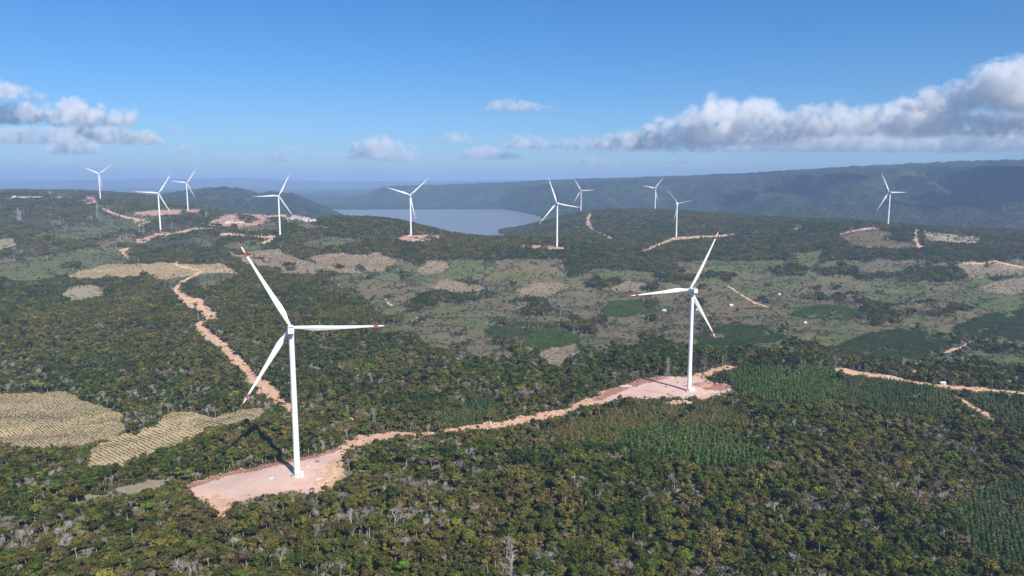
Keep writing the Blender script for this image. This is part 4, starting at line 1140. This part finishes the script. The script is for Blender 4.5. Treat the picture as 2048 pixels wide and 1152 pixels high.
for i, (tx, ty, tz, psi, ph) in enumerate(TURB):
    a = R_(psi)
    off = 5.2
    bx, by = tx - off * math.sin(a) * .5, ty - off * math.cos(a) * .5
    root = empty('wind_turbine', (bx, by, tz + CAMZ), -a)
    tag(root, LABELS[i].replace('right of the lake edge', 'at the lake end').replace('nearest', ''), 'wind turbine', 'wind turbines on the plateau')
    link('foundation', PLINTH, None, root)
    tw = link('tower', TOWER, None, root, (0, 0, .3))
    if i < 2 or i in (2, 11, 10, 8):
        for f_ in FLANGES: link('flange', f_, None, tw)
    if i < 2:
        d = link('door', DOOR, None, tw); d.rotation_euler[2] = R_(-65); s_ = link('stair', STAIR, None, root, (0, 0, .1)); s_.rotation_euler[2] = R_(-65)
    tilt = R_(5)
    na = link('nacelle', NAC, None, root, (0, 0, HUBH)); na.rotation_euler[0] = tilt * .3
    link('yaw_ring', YAW, None, root, (0, 0, HUBH - 2.95))
    if i < 3:
        link('cooler_frame', COOLF, None, na)
        for fx in (-1.2, .35, 1.35):
            link('fan', FAN, None, na, (fx, -5.2, 2.28)); link('grille', GRI, None, na, (fx * .95, -6.55, 2.46))
        link('weather_mast', VANE, None, na, (1.3, -3.2, 2.3)); link('rear_hatch', HATCH, None, na, (0, -7.62, .1))
    hub = link('hub', SPIN, None, root, (0, 5.6 * math.cos(tilt), HUBH + 5.6 * math.sin(tilt) * .3)); hub.rotation_euler[0] = tilt
    sc = .90 if i == 5 else 1.0
    for k in range(3):
        th = R_(90 - (ph + 120 * k))
        pit = R_(-72) if i == 5 else 0.0
        M4 = Matrix.Translation(hub.location) @ Matrix.Rotation(tilt, 4, 'X') @ Matrix.Rotation(th, 4, 'Y') @ Matrix.Rotation(pit, 4, 'Z') @ Matrix.Diagonal((sc, sc, sc, 1))
        bl = link('blade', BLADE, None, root); bl.matrix_local = M4
        link('red_band', BAND, None, bl); link('red_tip', TIP, None, bl)

# transformer containers beside the towers
def container(px, py, rot, label, sz=(6.0, 2.8, 3.1), sc=1.0):
    x, y, z = ground_at(px, py)
    r = empty('transformer_container', (x, y, z + CAMZ), rot); r.scale = (sc, sc, sc)
    tag(r, label, 'container', 'transformer containers')
    link('body', MB().box((0, 0, .25 + sz[2] / 2), sz).mesh('body'), MAT['roofw'], r)
    link('plinth', MB().box((0, 0, -.2), (sz[0] + .6, sz[1] + .6, .86)).mesh('plinth'), MAT['conc'], r)
    link('roof', MB().box((0, 0, .25 + sz[2] + .09), (sz[0] + .2, sz[1] + .2, .16)).mesh('roof'), MAT['roofw'], r)
    for dx in (-1.9, 0.1):
        d = link('door', MB().box((dx, -sz[1] / 2 - .03, 1.55), (1.5, .06, 2.1)).mesh('door'), MAT['panel'], r)
        link('vent', MB().box((dx, -sz[1] / 2 - .08, 2.1), (.9, .04, .55)).mesh('vent'), MAT['dark'], d)
    link('cable_box', MB().box((sz[0] / 2 + .35, 0, .9), (.7, 1.6, 1.5)).mesh('cable_box'), MAT['panel'], r)
container(599, 953, R_(10), 'white transformer container at the foot of the tall front turbine')
container(1384, 781, R_(8), 'white transformer container beside the second turbine tower', (5.4, 2.6, 2.9))
container(1108, 494, R_(5), 'small white cabinet at the foot of the turbine at the lake end', (4, 2.5, 2.8))
container(818, 472, R_(5), 'small white cabinet at the turbine in front of the lake', (4, 2.5, 2.8))
container(1347, 477, R_(5), 'small white cabinet at the turbine on the red ramp', (4, 2.5, 2.8))

# foundation ring scored in the front pad, gravel heaps
x, y, z = TURB[0][0], TURB[0][1], TURB[0][2]
ring = []
for k in range(72):
    t = 2 * math.pi * k / 72; ring.append(t)
V, Fc = [], []
for t in ring:
    for (rr_, dz) in ((15.3, .02), (15.6, .22), (15.9, .02)):
        X_, Y_ = x + rr_ * math.cos(t), y - 3 + rr_ * math.sin(t)
        V.append((X_, Y_, float(zat(np.array([X_]), np.array([Y_]))[0]) + CAMZ + dz))
for k in range(72):
    if 30 < k < 36: continue
    q = (k + 1) % 72
    Fc += [[3 * k, 3 * q, 3 * q + 1, 3 * k + 1], [3 * k + 1, 3 * q + 1, 3 * q + 2, 3 * k + 2]]
tag(link('earth_ring', mk_mesh('earth_ring', V, Fc), plain_mat('packed earth', (.50, .30, .22), .95)), 'low earth ring around the front turbine foundation', 'earth ring')
def heap(px, py, rad, h, label, m):
    x, y, z = ground_at(px, py); rs = np.random.default_rng(int(px)); V = [(0, 0, h)]; Fc = []
    for ri, (q, hh) in enumerate(((.35, .85), (.7, .45), (1.0, -.05))):
        for k in range(14):
            t = 2 * math.pi * k / 14; rq = rad * q * (.8 + .4 * rs.random()); V.append((rq * math.cos(t), rq * .8 * math.sin(t), h * hh * (.8 + .4 * rs.random())))
    for k in range(14):
        kk = (k + 1) % 14; Fc.append([0, 1 + k, 1 + kk])
        for ri in (0, 1): Fc.append([1 + ri * 14 + k, 1 + (ri + 1) * 14 + k, 1 + (ri + 1) * 14 + kk, 1 + ri * 14 + kk])
    o = link('gravel_heap', mk_mesh('gravel_heap', V, Fc), m, None, (x, y, z + CAMZ)); tag(o, label, 'heap', 'heaps on the turbine pads')
HM = plain_mat('pale gravel', (.50, .46, .42), .95, 0, .2, 1.5); HR = plain_mat('red spoil', (.42, .22, .17), .95, 0, .2, .8)
heap(542, 956, 3.0, .7, 'low pale gravel heap left by the front turbine ring'.replace(' left by', ' outside'), HM); heap(615, 933, 2.6, .6, 'pale gravel heap behind the front tower', HM)
heap(637, 957, 2.5, .8, 'pale gravel heap at the wooded edge of the front pad', HM); heap(1252, 772, 8, 1.0, 'grey white gravel heap on the red bank of the second pad', HM)
heap(1405, 770, 12, 2.6, 'dark red spoil heap beside the second turbine', HR); heap(1348, 783, 2.2, 1.2, 'small grey equipment pile on the second pad', plain_mat('grey pile', (.25, .27, .30), .9))
# boulders edging the second pad
for k in range(26):
    t = k / 25; px = 1335 + 120 * t + 3 * rng.normal(); py = 806 - 22 * t + 1.4 * rng.normal()
    x, y, z = ground_at(px, py); s = .5 + .7 * rng.random()
    V = rng.normal(size=(14, 3)); V /= np.linalg.norm(V, axis=1)[:, None]; V = V * np.array([s * 1.2, s, s * .75]) * (.8 + .4 * rng.random((14, 1)))
    import bmesh
    bm = bmesh.new()
    for v in V: bm.verts.new(v)
    bmesh.ops.convex_hull(bm, input=bm.verts); me = bpy.data.meshes.new('boulder'); bm.to_mesh(me); bm.free()
    o = link('boulder', me, HM, None, (x, y, z + CAMZ + s * .3)); tag(o, 'pale boulder in the row along the second pad bank', 'boulder', 'boulders along the second pad bank')

# ------------------------------------------------------------------ poles and lattice towers
def pole(px, py, hpx, label, group=None):
    x, y, z = ground_at(px, py)
    h = max(9.0, min(26.0, hpx / F * y)); th = max(.16, .00016 * y)
    r = empty('utility_pole', (x, y, z + CAMZ), rng.random() * .8 - .2)
    tag(r, label, 'pole', group)
    link('shaft', MB().tube((0, 0, -1), (0, 0, h), th * 1.3, th * .8, 8).mesh('shaft', False), MAT['conc'], r)
    for k, zz in enumerate((h - .6, h - 2.2)):
        c = link('crossarm', MB().box((0, 0, zz), (2.4, th, th)).mesh('crossarm'), MAT['grey'], r)
        for sx in (-1.05, 0.0 if k else .0, 1.05):
            if sx == 0: continue
            link('insulator', MB().tube((sx, 0, zz + th * .6), (sx, 0, zz + .55), th * .6, th * .4, 6).mesh('insulator'), MAT['panel'], c)
def pylon(px, py, hpx, label, group=None):
    x, y, z = ground_at(px, py)
    h = max(18.0, min(48.0, hpx / F * y)); th = max(.10, .00010 * y); b0 = h * .085
    r = empty('lattice_tower', (x, y, z + CAMZ), .5); tag(r, label, 'lattice tower', group)
    wid = lambda q: b0 * (1 - q) ** 1.2 + .45
    Q = np.linspace(0, .93, 9)
    for sx in (-1, 1):
        for sy in (-1, 1):
            mb = MB()
            for a, b_ in zip(Q[:-1], Q[1:]): mb.tube((sx * wid(a), sy * wid(a), a * h - (1 if a == 0 else 0)), (sx * wid(b_), sy * wid(b_), b_ * h), th, th, 4)
            link('leg', mb.mesh('leg'), MAT['grey'], r)
    for (ax, s) in ((0, -1), (0, 1), (1, -1), (1, 1)):
        mb = MB()
        for a, b_ in zip(Q[:-1], Q[1:]):
            for f_ in (-1, 1):
                p = [f_ * wid(a), s * wid(a)] if ax == 0 else [s * wid(a), f_ * wid(a)]
                q = [-f_ * wid(b_), s * wid(b_)] if ax == 0 else [s * wid(b_), -f_ * wid(b_)]
                mb.tube((*p, a * h), (*q, b_ * h), th * .6, th * .6, 3)
        link('brace', mb.mesh('brace'), MAT['grey'], r)
    mb = MB().tube((0, 0, .9 * h), (0, 0, h), th * 1.6, th, 5); link('peak', mb.mesh('peak'), MAT['grey'], r)
    for q in (.74, .84, .93):
        mb = MB(); L = 3.6 - 2 * (q - .74)
        mb.tube((-L, 0, q * h), (L, 0, q * h), th, th, 4); mb.tube((-L, 0, q * h), (0, 0, q * h + 1.2), th * .7, th * .7, 3); mb.tube((L, 0, q * h), (0, 0, q * h + 1.2), th * .7, th * .7, 3)
        link('crossarm', mb.mesh('crossarm'), MAT['grey'], r)
pylon(1335, 757, 46, 'grey lattice tower standing behind the second turbine pad')
pylon(1073, 796, 32, 'grey lattice tower rising from the forest beside the ridge road')
pylon(748, 852, 26, 'lattice tower sunk in the trees above the ridge road')
for (px, py, h) in [(37, 440, 24), (41, 441, 19), (195, 433, 25), (413, 440, 18), (100, 393, 10)]:
    pylon(px, py, h, 'lattice power tower on the grassy hillside', 'lattice towers on the hillside')
pole(695, 838, 30, 'tall concrete pole beside the bare orange spot in the forest'); pole(1445, 731, 18, 'concrete pole at the bend of the road by the second turbine')
pole(1603, 718, 20, 'concrete pole behind the bright green plantation'); pole(1806, 738, 26, 'concrete pole at the edge of the dark plantation')
pole(1112, 812, 10, 'short pole beside the ridge road'); pole(344, 581, 14, 'pole at the bend of the winding track'); pole(397, 643, 17, 'pole between the loops of the winding road')
pole(924, 682, 9, 'pole on the olive clearing'); pole(1830, 545, 9, 'pole at the corner of the tan clearing'); pole(1905, 777, 8, 'short pole by the pale road')
for (px, py, h) in [(158, 551, 11), (278, 532, 16), (232, 498, 10), (242, 490, 12), (247, 509, 12), (253, 476, 9), (279, 465, 13), (288, 463, 13), (271, 450, 13), (284, 441, 9), (216, 420, 9), (253, 430, 8), (183, 440, 8), (120, 443, 10),
                    (101, 437, 11), (74, 416, 7), (392, 461, 9), (360, 466, 9), (344, 458, 18), (189, 476, 9), (95, 522, 10)]:
    pole(px, py, h, 'slim power pole on the grassy hillside below the skyline turbines', 'power poles on the hillside')
for (px, py, h) in [(523, 473, 17), (621, 487, 10), (530, 482, 8), (696, 472, 13), (951, 485, 9), (718, 483, 7)]:
    pole(px, py, h, 'slim power pole along the ridge in front of the lake', 'power poles along the ridge')
for (px, py, h) in [(1318, 477, 8), (1775, 481, 8), (1762, 470, 8), (1455, 487, 7), (1495, 487, 7)]:
    pole(px, py, h, 'slim power pole among the woods on the ridge', 'power poles in the ridge woods')

# ------------------------------------------------------------------ huts, sheds and the substation
def house(name, px, py, L, W, H, rot, wall, roof, label, group=None, ridge=.28, door=True, cat='hut'):
    x, y, z = ground_at(px, py)
    r = empty(name, (x, y, z + CAMZ), rot); tag(r, label, cat, group)
    link('wall', MB().box((0, 0, H / 2 - .4), (L, W, H + .8)).mesh('wall'), wall, r)
    rh = W * ridge; mb = MB()
    v = [(-L / 2 - .4, -W / 2 - .5, H), (L / 2 + .4, -W / 2 - .5, H), (L / 2 + .4, W / 2 + .5, H), (-L / 2 - .4, W / 2 + .5, H), (-L / 2 - .4, 0, H + rh), (L / 2 + .4, 0, H + rh)]
    mb.v = [(a, b_, c + .02) for a, b_, c in v]; mb.f = [[0, 1, 5, 4], [2, 3, 4, 5], [1, 2, 5], [3, 0, 4], [3, 2, 1, 0]]
    link('roof', mb.mesh('roof'), roof, r)
    if door: link('door', MB().box((-L * .2, -W / 2 - .04, 1.0), (1.0, .08, 2.0)).mesh('door'), MAT['dark'], r)
    for k in range(max(1, int(L / 6))):
        link('window', MB().box((L * .1 + k * 4.0 - (L * .25 if L > 14 else 0), -W / 2 - .04, 1.5), (1.2, .08, .9)).mesh('window'), MAT['dark'], r)
RP = plain_mat('pink tile roof', (.55, .33, .27), .8)
house('hut', 1328, 623, 7, 5, 2.6, .1, MAT['wall'], MAT['roofw'], 'white roofed hut beside the bright green plot')
house('hut', 1462, 612, 7, 5, 2.6, .2, MAT['wall'], MAT['roofw'], 'white roofed hut alone on the brown grassland')
house('hut', 1396, 621, 8, 4.5, 2.4, 0, MAT['wall'], MAT['roofw'], 'long white roofed hut behind the second turbine tower')
house('hut', 1558, 590, 6, 5, 2.6, .3, MAT['wall'], MAT['panel'], 'grey roofed hut where the grassland meets the trees')
house('hut', 1610, 647, 5, 4, 2.4, .3, MAT['wall'], MAT['roofw'], 'tiny white hut against the dark grove')
house('hut', 1885, 769, 6, 4, 2.6, .1, MAT['wall'], MAT['roofw'], 'white roofed hut beside the pale road on the knoll')
house('hut', 1757, 454, 18, 8, 4.5, .1, MAT['wall'], RP, 'pinkish building beside the ridge turbine')
house('building', 29, 395, 12, 8, 5, .1, MAT['wall'], MAT['roofw'], 'small white building on the skyline track', cat='building')
for (px, py, L, m, lab) in [(604, 441, 52, MAT['roofb'], 'long low shed with a blue roof by the substation'), (612, 438, 56, MAT['roofw'], 'long white roofed shed behind the blue shed'), (622, 443, 34, MAT['roofw'], 'white roofed shed at the far end of the shed row'),
                            (585, 437, 22, RP, 'red roofed shed between the substation and the white sheds'), (456, 447, 16, MAT['roofw'], 'white building within the substation yard'), (497, 439, 30, MAT['wall'], 'beige control building of the substation')]:
    house('shed', px, py, L, 11, 4.5, -.05, MAT['wall'], m, lab, cat='shed', ridge=.16)
for k in range(7):            # gantries
    x, y, z = ground_at(443 + 8 * k, 438 + .3 * (k % 2))
    r = empty('gantry', (x, y, z + CAMZ), .05); tag(r, 'grey steel gantry in the substation switchyard', 'gantry', 'gantries of the switchyard')
    for sx in (-5, 5): link('post', MB().tube((sx, 0, -1), (sx, 0, 11), .4, .32, 6).mesh('post'), MAT['grey'], r)
    link('beam', MB().box((0, 0, 11.3), (11, .7, .7)).mesh('beam'), MAT['grey'], r)
for k in range(5):            # transformers in the yard
    x, y, z = ground_at(464 + 5.5 * k, 446 + .8 * (k % 2)); r = empty('power_transformer', (x, y, z + CAMZ), .1)
    tag(r, 'pale grey power transformer in the substation yard', 'transformer', 'transformers of the substation')
    link('tank', MB().box((0, 0, 2), (6, 4, 4)).mesh('tank'), MAT['roofw'], r)
    link('radiator', MB().box((0, -2.6, 2), (5, 1.0, 3)).mesh('radiator'), MAT['panel'], r)
    for sx in (-1.8, 0, 1.8): link('bushing', MB().tube((sx, 0, 4), (sx * 1.3, 0, 6), .28, .16, 6).mesh('bushing'), MAT['panel'], r)

# ------------------------------------------------------------------ clouds: closed hulls filled with scattering air
m = bpy.data.materials.new('cloud vapour'); m.use_nodes = True; n = m.node_tree; n.nodes.clear()
o_ = n.nodes.new('ShaderNodeOutputMaterial'); v_ = n.nodes.new('ShaderNodeVolumePrincipled')
v_.inputs['Color'].default_value = (1, 1, 1, 1); v_.inputs['Density'].default_value = .011; v_.inputs['Anisotropy'].default_value = .0
tc = n.nodes.new('ShaderNodeNewGeometry'); tn = n.nodes.new('ShaderNodeTexNoise'); tn.inputs['Scale'].default_value = 1 / 190.0; tn.inputs['Detail'].default_value = 4; tn.inputs['Roughness'].default_value = .6
n.links.new(tc.outputs['Position'], tn.inputs['Vector'])
mr = n.nodes.new('ShaderNodeMapRange'); mr.inputs[1].default_value = .38; mr.inputs[2].default_value = .64; mr.inputs[3].default_value = .0; mr.inputs[4].default_value = 1.0; n.links.new(tn.outputs['Fac'], mr.inputs[0])
mm = n.nodes.new('ShaderNodeMath'); mm.operation = 'MULTIPLY'; mm.name = 'amount'; mm.inputs[1].default_value = .0038; n.links.new(mr.outputs[0], mm.inputs[0]); n.links.new(mm.outputs[0], v_.inputs['Density'])
n.links.new(v_.outputs[0], o_.inputs['Volume']); MAT['cloud'] = m
m2 = m.copy(); m2.name = 'thin cloud vapour'; m2.node_tree.nodes['amount'].inputs[1].default_value = .0017; MAT['thin'] = m2
m3 = m.copy(); m3.name = 'cloud fringe'; m3.node_tree.nodes['amount'].inputs[1].default_value = .0020; MAT['veil'] = m3

_a = np.linspace(0, math.pi, 8)[1:-1]; _b = np.arange(12) * 2 * math.pi / 12
SPH = np.array([(0, 0, 1)] + [(math.sin(p) * math.cos(t), math.sin(p) * math.sin(t), math.cos(p)) for p in _a for t in _b] + [(0, 0, -1)])
SPF = [[0, 1 + k, 1 + (k + 1) % 12] for k in range(12)]
for r in range(5): SPF += [[1 + r * 12 + k, 1 + (r + 1) * 12 + k, 1 + (r + 1) * 12 + (k + 1) % 12, 1 + r * 12 + (k + 1) % 12] for k in range(12)]
SPF += [[73, 1 + 60 + (k + 1) % 12, 1 + 60 + k] for k in range(12)]
OVER = []
CLOUDS = [   # label, distance, base y, [(px, top y)], thickness of the profile in depth as share of width, vapour
 ('white cloud heap cut by the frame above the left cloud bank', 15000, 197, [(-140, 165), (-60, 150), (0, 152), (40, 160), (75, 172), (105, 188)], 'cloud'),
 ('broad puffy cloud below the white heap', 15500, 246, [(-140, 205), (-40, 200), (30, 210), (75, 206), (125, 236)], 'cloud'),
 ('cloud with a pointed tower over the left hills', 16000, 250, [(138, 215), (155, 195), (168, 186), (185, 200), (205, 212), (235, 220), (262, 212), (275, 206), (295, 238)], 'cloud'),
 ('long grey cloud layer over the left hills', 17500, 285, [(-160, 258), (-40, 250), (60, 252), (160, 250), (250, 246), (330, 268)], 'thin'),
 ('rounded bright cloud under the grey layer', 15500, 306, [(120, 290), (145, 266), (160, 262), (180, 270), (202, 292)], 'cloud'),
 ('small cloud beside the grey layer', 17000, 288, [(270, 278), (290, 264), (310, 258), (330, 272)], 'cloud'),
 ('small flat cloud patch over the left turbines', 18000, 262, [(340, 256), (360, 247), (382, 256)], 'thin'),
 ('tiny puffy cloud above the twin turbines', 18000, 303, [(362, 296), (380, 284), (402, 296)], 'cloud'),
 ('faint low cloud above the substation turbine', 19000, 322, [(545, 316), (565, 304), (592, 314)], 'cloud'),
 ('thin cloud streak above the substation', 19000, 302, [(535, 298), (580, 291), (625, 297)], 'thin'),
 ('bright white cumulus with domed tops over the lake', 15000, 318, [(704, 300), (722, 284), (745, 276), (765, 268), (785, 275), (803, 280), (825, 292), (838, 306)], 'cloud'),
 ('greyish ragged cloud above the lake', 16500, 285, [(862, 280), (885, 270), (910, 262), (935, 268), (955, 277)], 'thin'),
 ('flat white cloud beyond the lake', 17500, 318, [(925, 306), (950, 292), (975, 289), (1005, 298), (1045, 312)], 'cloud'),
 ('thin mauve cloud wisp high above the lake', 14000, 221, [(962, 214), (990, 199), (1030, 196), (1070, 204), (1115, 216)], 'thin'),
 ('low cloud line at the start of the great bank', 17000, 296, [(1022, 278), (1040, 264), (1070, 276), (1110, 284), (1170, 272), (1220, 266), (1260, 262), (1290, 248), (1330, 270)], 'cloud'),
 ('towered cloud in the great bank above the mountain', 16500, 284, [(1300, 268), (1330, 232), (1360, 226), (1390, 208), (1408, 192), (1425, 206), (1450, 204), (1470, 208), (1495, 192), (1520, 232), (1580, 250)], 'cloud'),
 ('long grey base of the great cloud bank', 18500, 300, [(1130, 288), (1250, 276), (1400, 264), (1550, 252), (1650, 250), (1800, 256), (1900, 252), (2050, 248), (2250, 248)], 'thin'),
 ('billowing middle cloud of the great bank', 15500, 268, [(1560, 240), (1600, 215), (1640, 204), (1680, 214), (1720, 212), (1770, 208), (1800, 190), (1830, 188), (1870, 210), (1920, 222), (2000, 215), (2100, 210)], 'cloud'),
 ('high cloud tower cut by the frame over the mountain', 14000, 215, [(1850, 180), (1885, 160), (1920, 152), (1955, 135), (1985, 120), (2020, 112), (2060, 104), (2130, 112), (2220, 140)], 'cloud'),
 ('faint low cloud above the mountain ridge', 19500, 330, [(1135, 322), (1180, 312), (1240, 320)], 'thin'),
 ('small faint cloud over the ridge turbine', 19500, 327, [(1325, 320), (1350, 313), (1372, 320)], 'cloud'),
]
for (px_, py_, dm, half, lab) in [(1600, 400, 5700, 300, 'high'), (1960, 390, 5300, 360, 'high'), (1500, 356, 7300, 260, 'high'), (1960, 440, 4700, 330, 'high')]:
    uu, ss = ray_us(px_, py_); H_ = 1700.0
    OVER.append((float(uu * dm + H_ / math.tan(SUN_EL) * math.sin(SUN_AZ)), float(dm + H_ / math.tan(SUN_EL) * math.cos(SUN_AZ)), float(ss * dm + H_), half))
tmp = []
for oi, (ox, oy, oz, half) in enumerate(OVER):
    rs = np.random.default_rng(950 + oi); V, Fc = [], []
    for q in range(46):
        a = rs.random() * 6.283; rr_ = half * math.sqrt(rs.random()); r_ = half * (.14 + .2 * rs.random())
        c = np.array([ox + rr_ * math.cos(a) * 1.5, oy + rr_ * math.sin(a), oz + r_ * .5 + half * .25 * rs.random()])
        n0 = len(V); V += list(SPH * r_ + c); Fc += [[i + n0 for i in f] for f in SPF]
    me = bpy.data.meshes.new('cloud'); me.from_pydata([tuple(v) for v in V], [], Fc); me.update()
    o = bpy.data.objects.new('cloud', me); C.objects.link(o)
    md = o.modifiers.new('hull', 'REMESH'); md.mode = 'VOXEL'; md.voxel_size = 24.0
    tmp.append((o, md, oz, half, 'cumulus drifting high over the plateau, shading the mountain side', 'cloud'))
for ci, (lab, D, by, prof, kind_) in enumerate(CLOUDS):
    rs = np.random.default_rng(900 + ci)
    pr = np.array(prof, float); k_ = D / F
    zb = ray_us(1024, by)[1] * D
    x0, x1 = pr[0, 0], pr[-1, 0]
    hmax = (by - pr[:, 1].min())
    step = max(3.0, hmax * .16)
    V, Fc = [], []
    px_ = x0
    while px_ <= x1:
        top = np.interp(px_, pr[:, 0], pr[:, 1]); h = max(2.0, by - top)
        nn = 2 + int(h / (hmax * .3))
        for q in range(nn * 2):
            f_ = rs.random(); r_ = h * (.16 + .20 * rs.random()) * (1.15 - .5 * f_); r_ = max(r_, hmax * .09)
            cy = by - r_ * .5 - (h - r_ * 1.5) * f_ if h > 2 * r_ else by - h * .5
            cx = px_ + rs.normal() * step * .7
            dd = rs.normal() * h * .45
            c = np.array([(cx - 1024) * k_, D + dd * k_, ray_us(1024, cy)[1] * D])
            n0 = len(V); V += list(SPH * (r_ * k_) + c); Fc += [[i + n0 for i in f] for f in SPF]
        px_ += step
    me = bpy.data.meshes.new('cloud'); me.from_pydata([tuple(v) for v in V], [], Fc); me.update()
    o = bpy.data.objects.new('cloud', me); C.objects.link(o)
    md = o.modifiers.new('hull', 'REMESH'); md.mode = 'VOXEL'; md.voxel_size = max(9.0, hmax * k_ / 44)
    tmp.append((o, md, zb, hmax * k_, lab, kind_))
dg = bpy.context.evaluated_depsgraph_get()
for (o, md, zb, hh, lab, kind_) in tmp:
    me = bpy.data.meshes.new_from_object(o.evaluated_get(dg)); old = o.data
    nv = len(me.vertices); co = np.empty(nv * 3, np.float32); me.vertices.foreach_get('co', co); co = co.reshape(-1, 3).astype(float)
    no = np.empty(nv * 3, np.float32); me.vertex_normals.foreach_get('vector', no); no = no.reshape(-1, 3)
    def n3(s, sd_): return (fbm(co[:, 0] / s + co[:, 1] / s * .7, co[:, 2] / s - co[:, 1] / s * .5, sd_, 3) - .5)
    d = n3(hh * .30, 1) * hh * .26 + n3(hh * .10, 2) * hh * .16 + n3(hh * .035, 3) * hh * .05
    co = co + no * d[:, None]
    low = co[:, 2] < zb
    co[:, 2] = np.where(low, zb + (co[:, 2] - zb) * .25, co[:, 2])
    co[:, 2] += CAMZ
    veil = co + no * (hh * (.03 + .08 * np.clip(n3(hh * .18, 7) + .5, 0, 1)))[:, None]
    me.vertices.foreach_set('co', co.astype(np.float32).ravel()); me.update()
    o.modifiers.remove(md); o.data = me; bpy.data.meshes.remove(old)
    me.materials.clear(); me.materials.append(MAT[kind_]); tag(o, lab, 'cloud', 'clouds')
    mv = me.copy(); mv.name = 'veil'; mv.vertices.foreach_set('co', veil.astype(np.float32).ravel()); mv.update()
    mv.materials.clear(); mv.materials.append(MAT['veil']); link('veil', mv, None, o)

# ------------------------------------------------------------------ haze
m = bpy.data.materials.new('haze air'); m.use_nodes = True; n = m.node_tree; n.nodes.clear()
o_ = n.nodes.new('ShaderNodeOutputMaterial'); v_ = n.nodes.new('ShaderNodeVolumePrincipled')
v_.inputs['Color'].default_value = (.45, .66, 1.0, 1); v_.inputs['Density'].default_value = 7.2e-5; v_.inputs['Anisotropy'].default_value = .0
n.links.new(v_.outputs[0], o_.inputs['Volume'])
hz = link('haze', MB().box((0, 0, CAMZ + 30), (2 * e + 2000, 2 * e + 2000, 2 * 363)).mesh('haze'), m)
tag(hz, kind='stuff')
print('objects', len(bpy.data.objects))
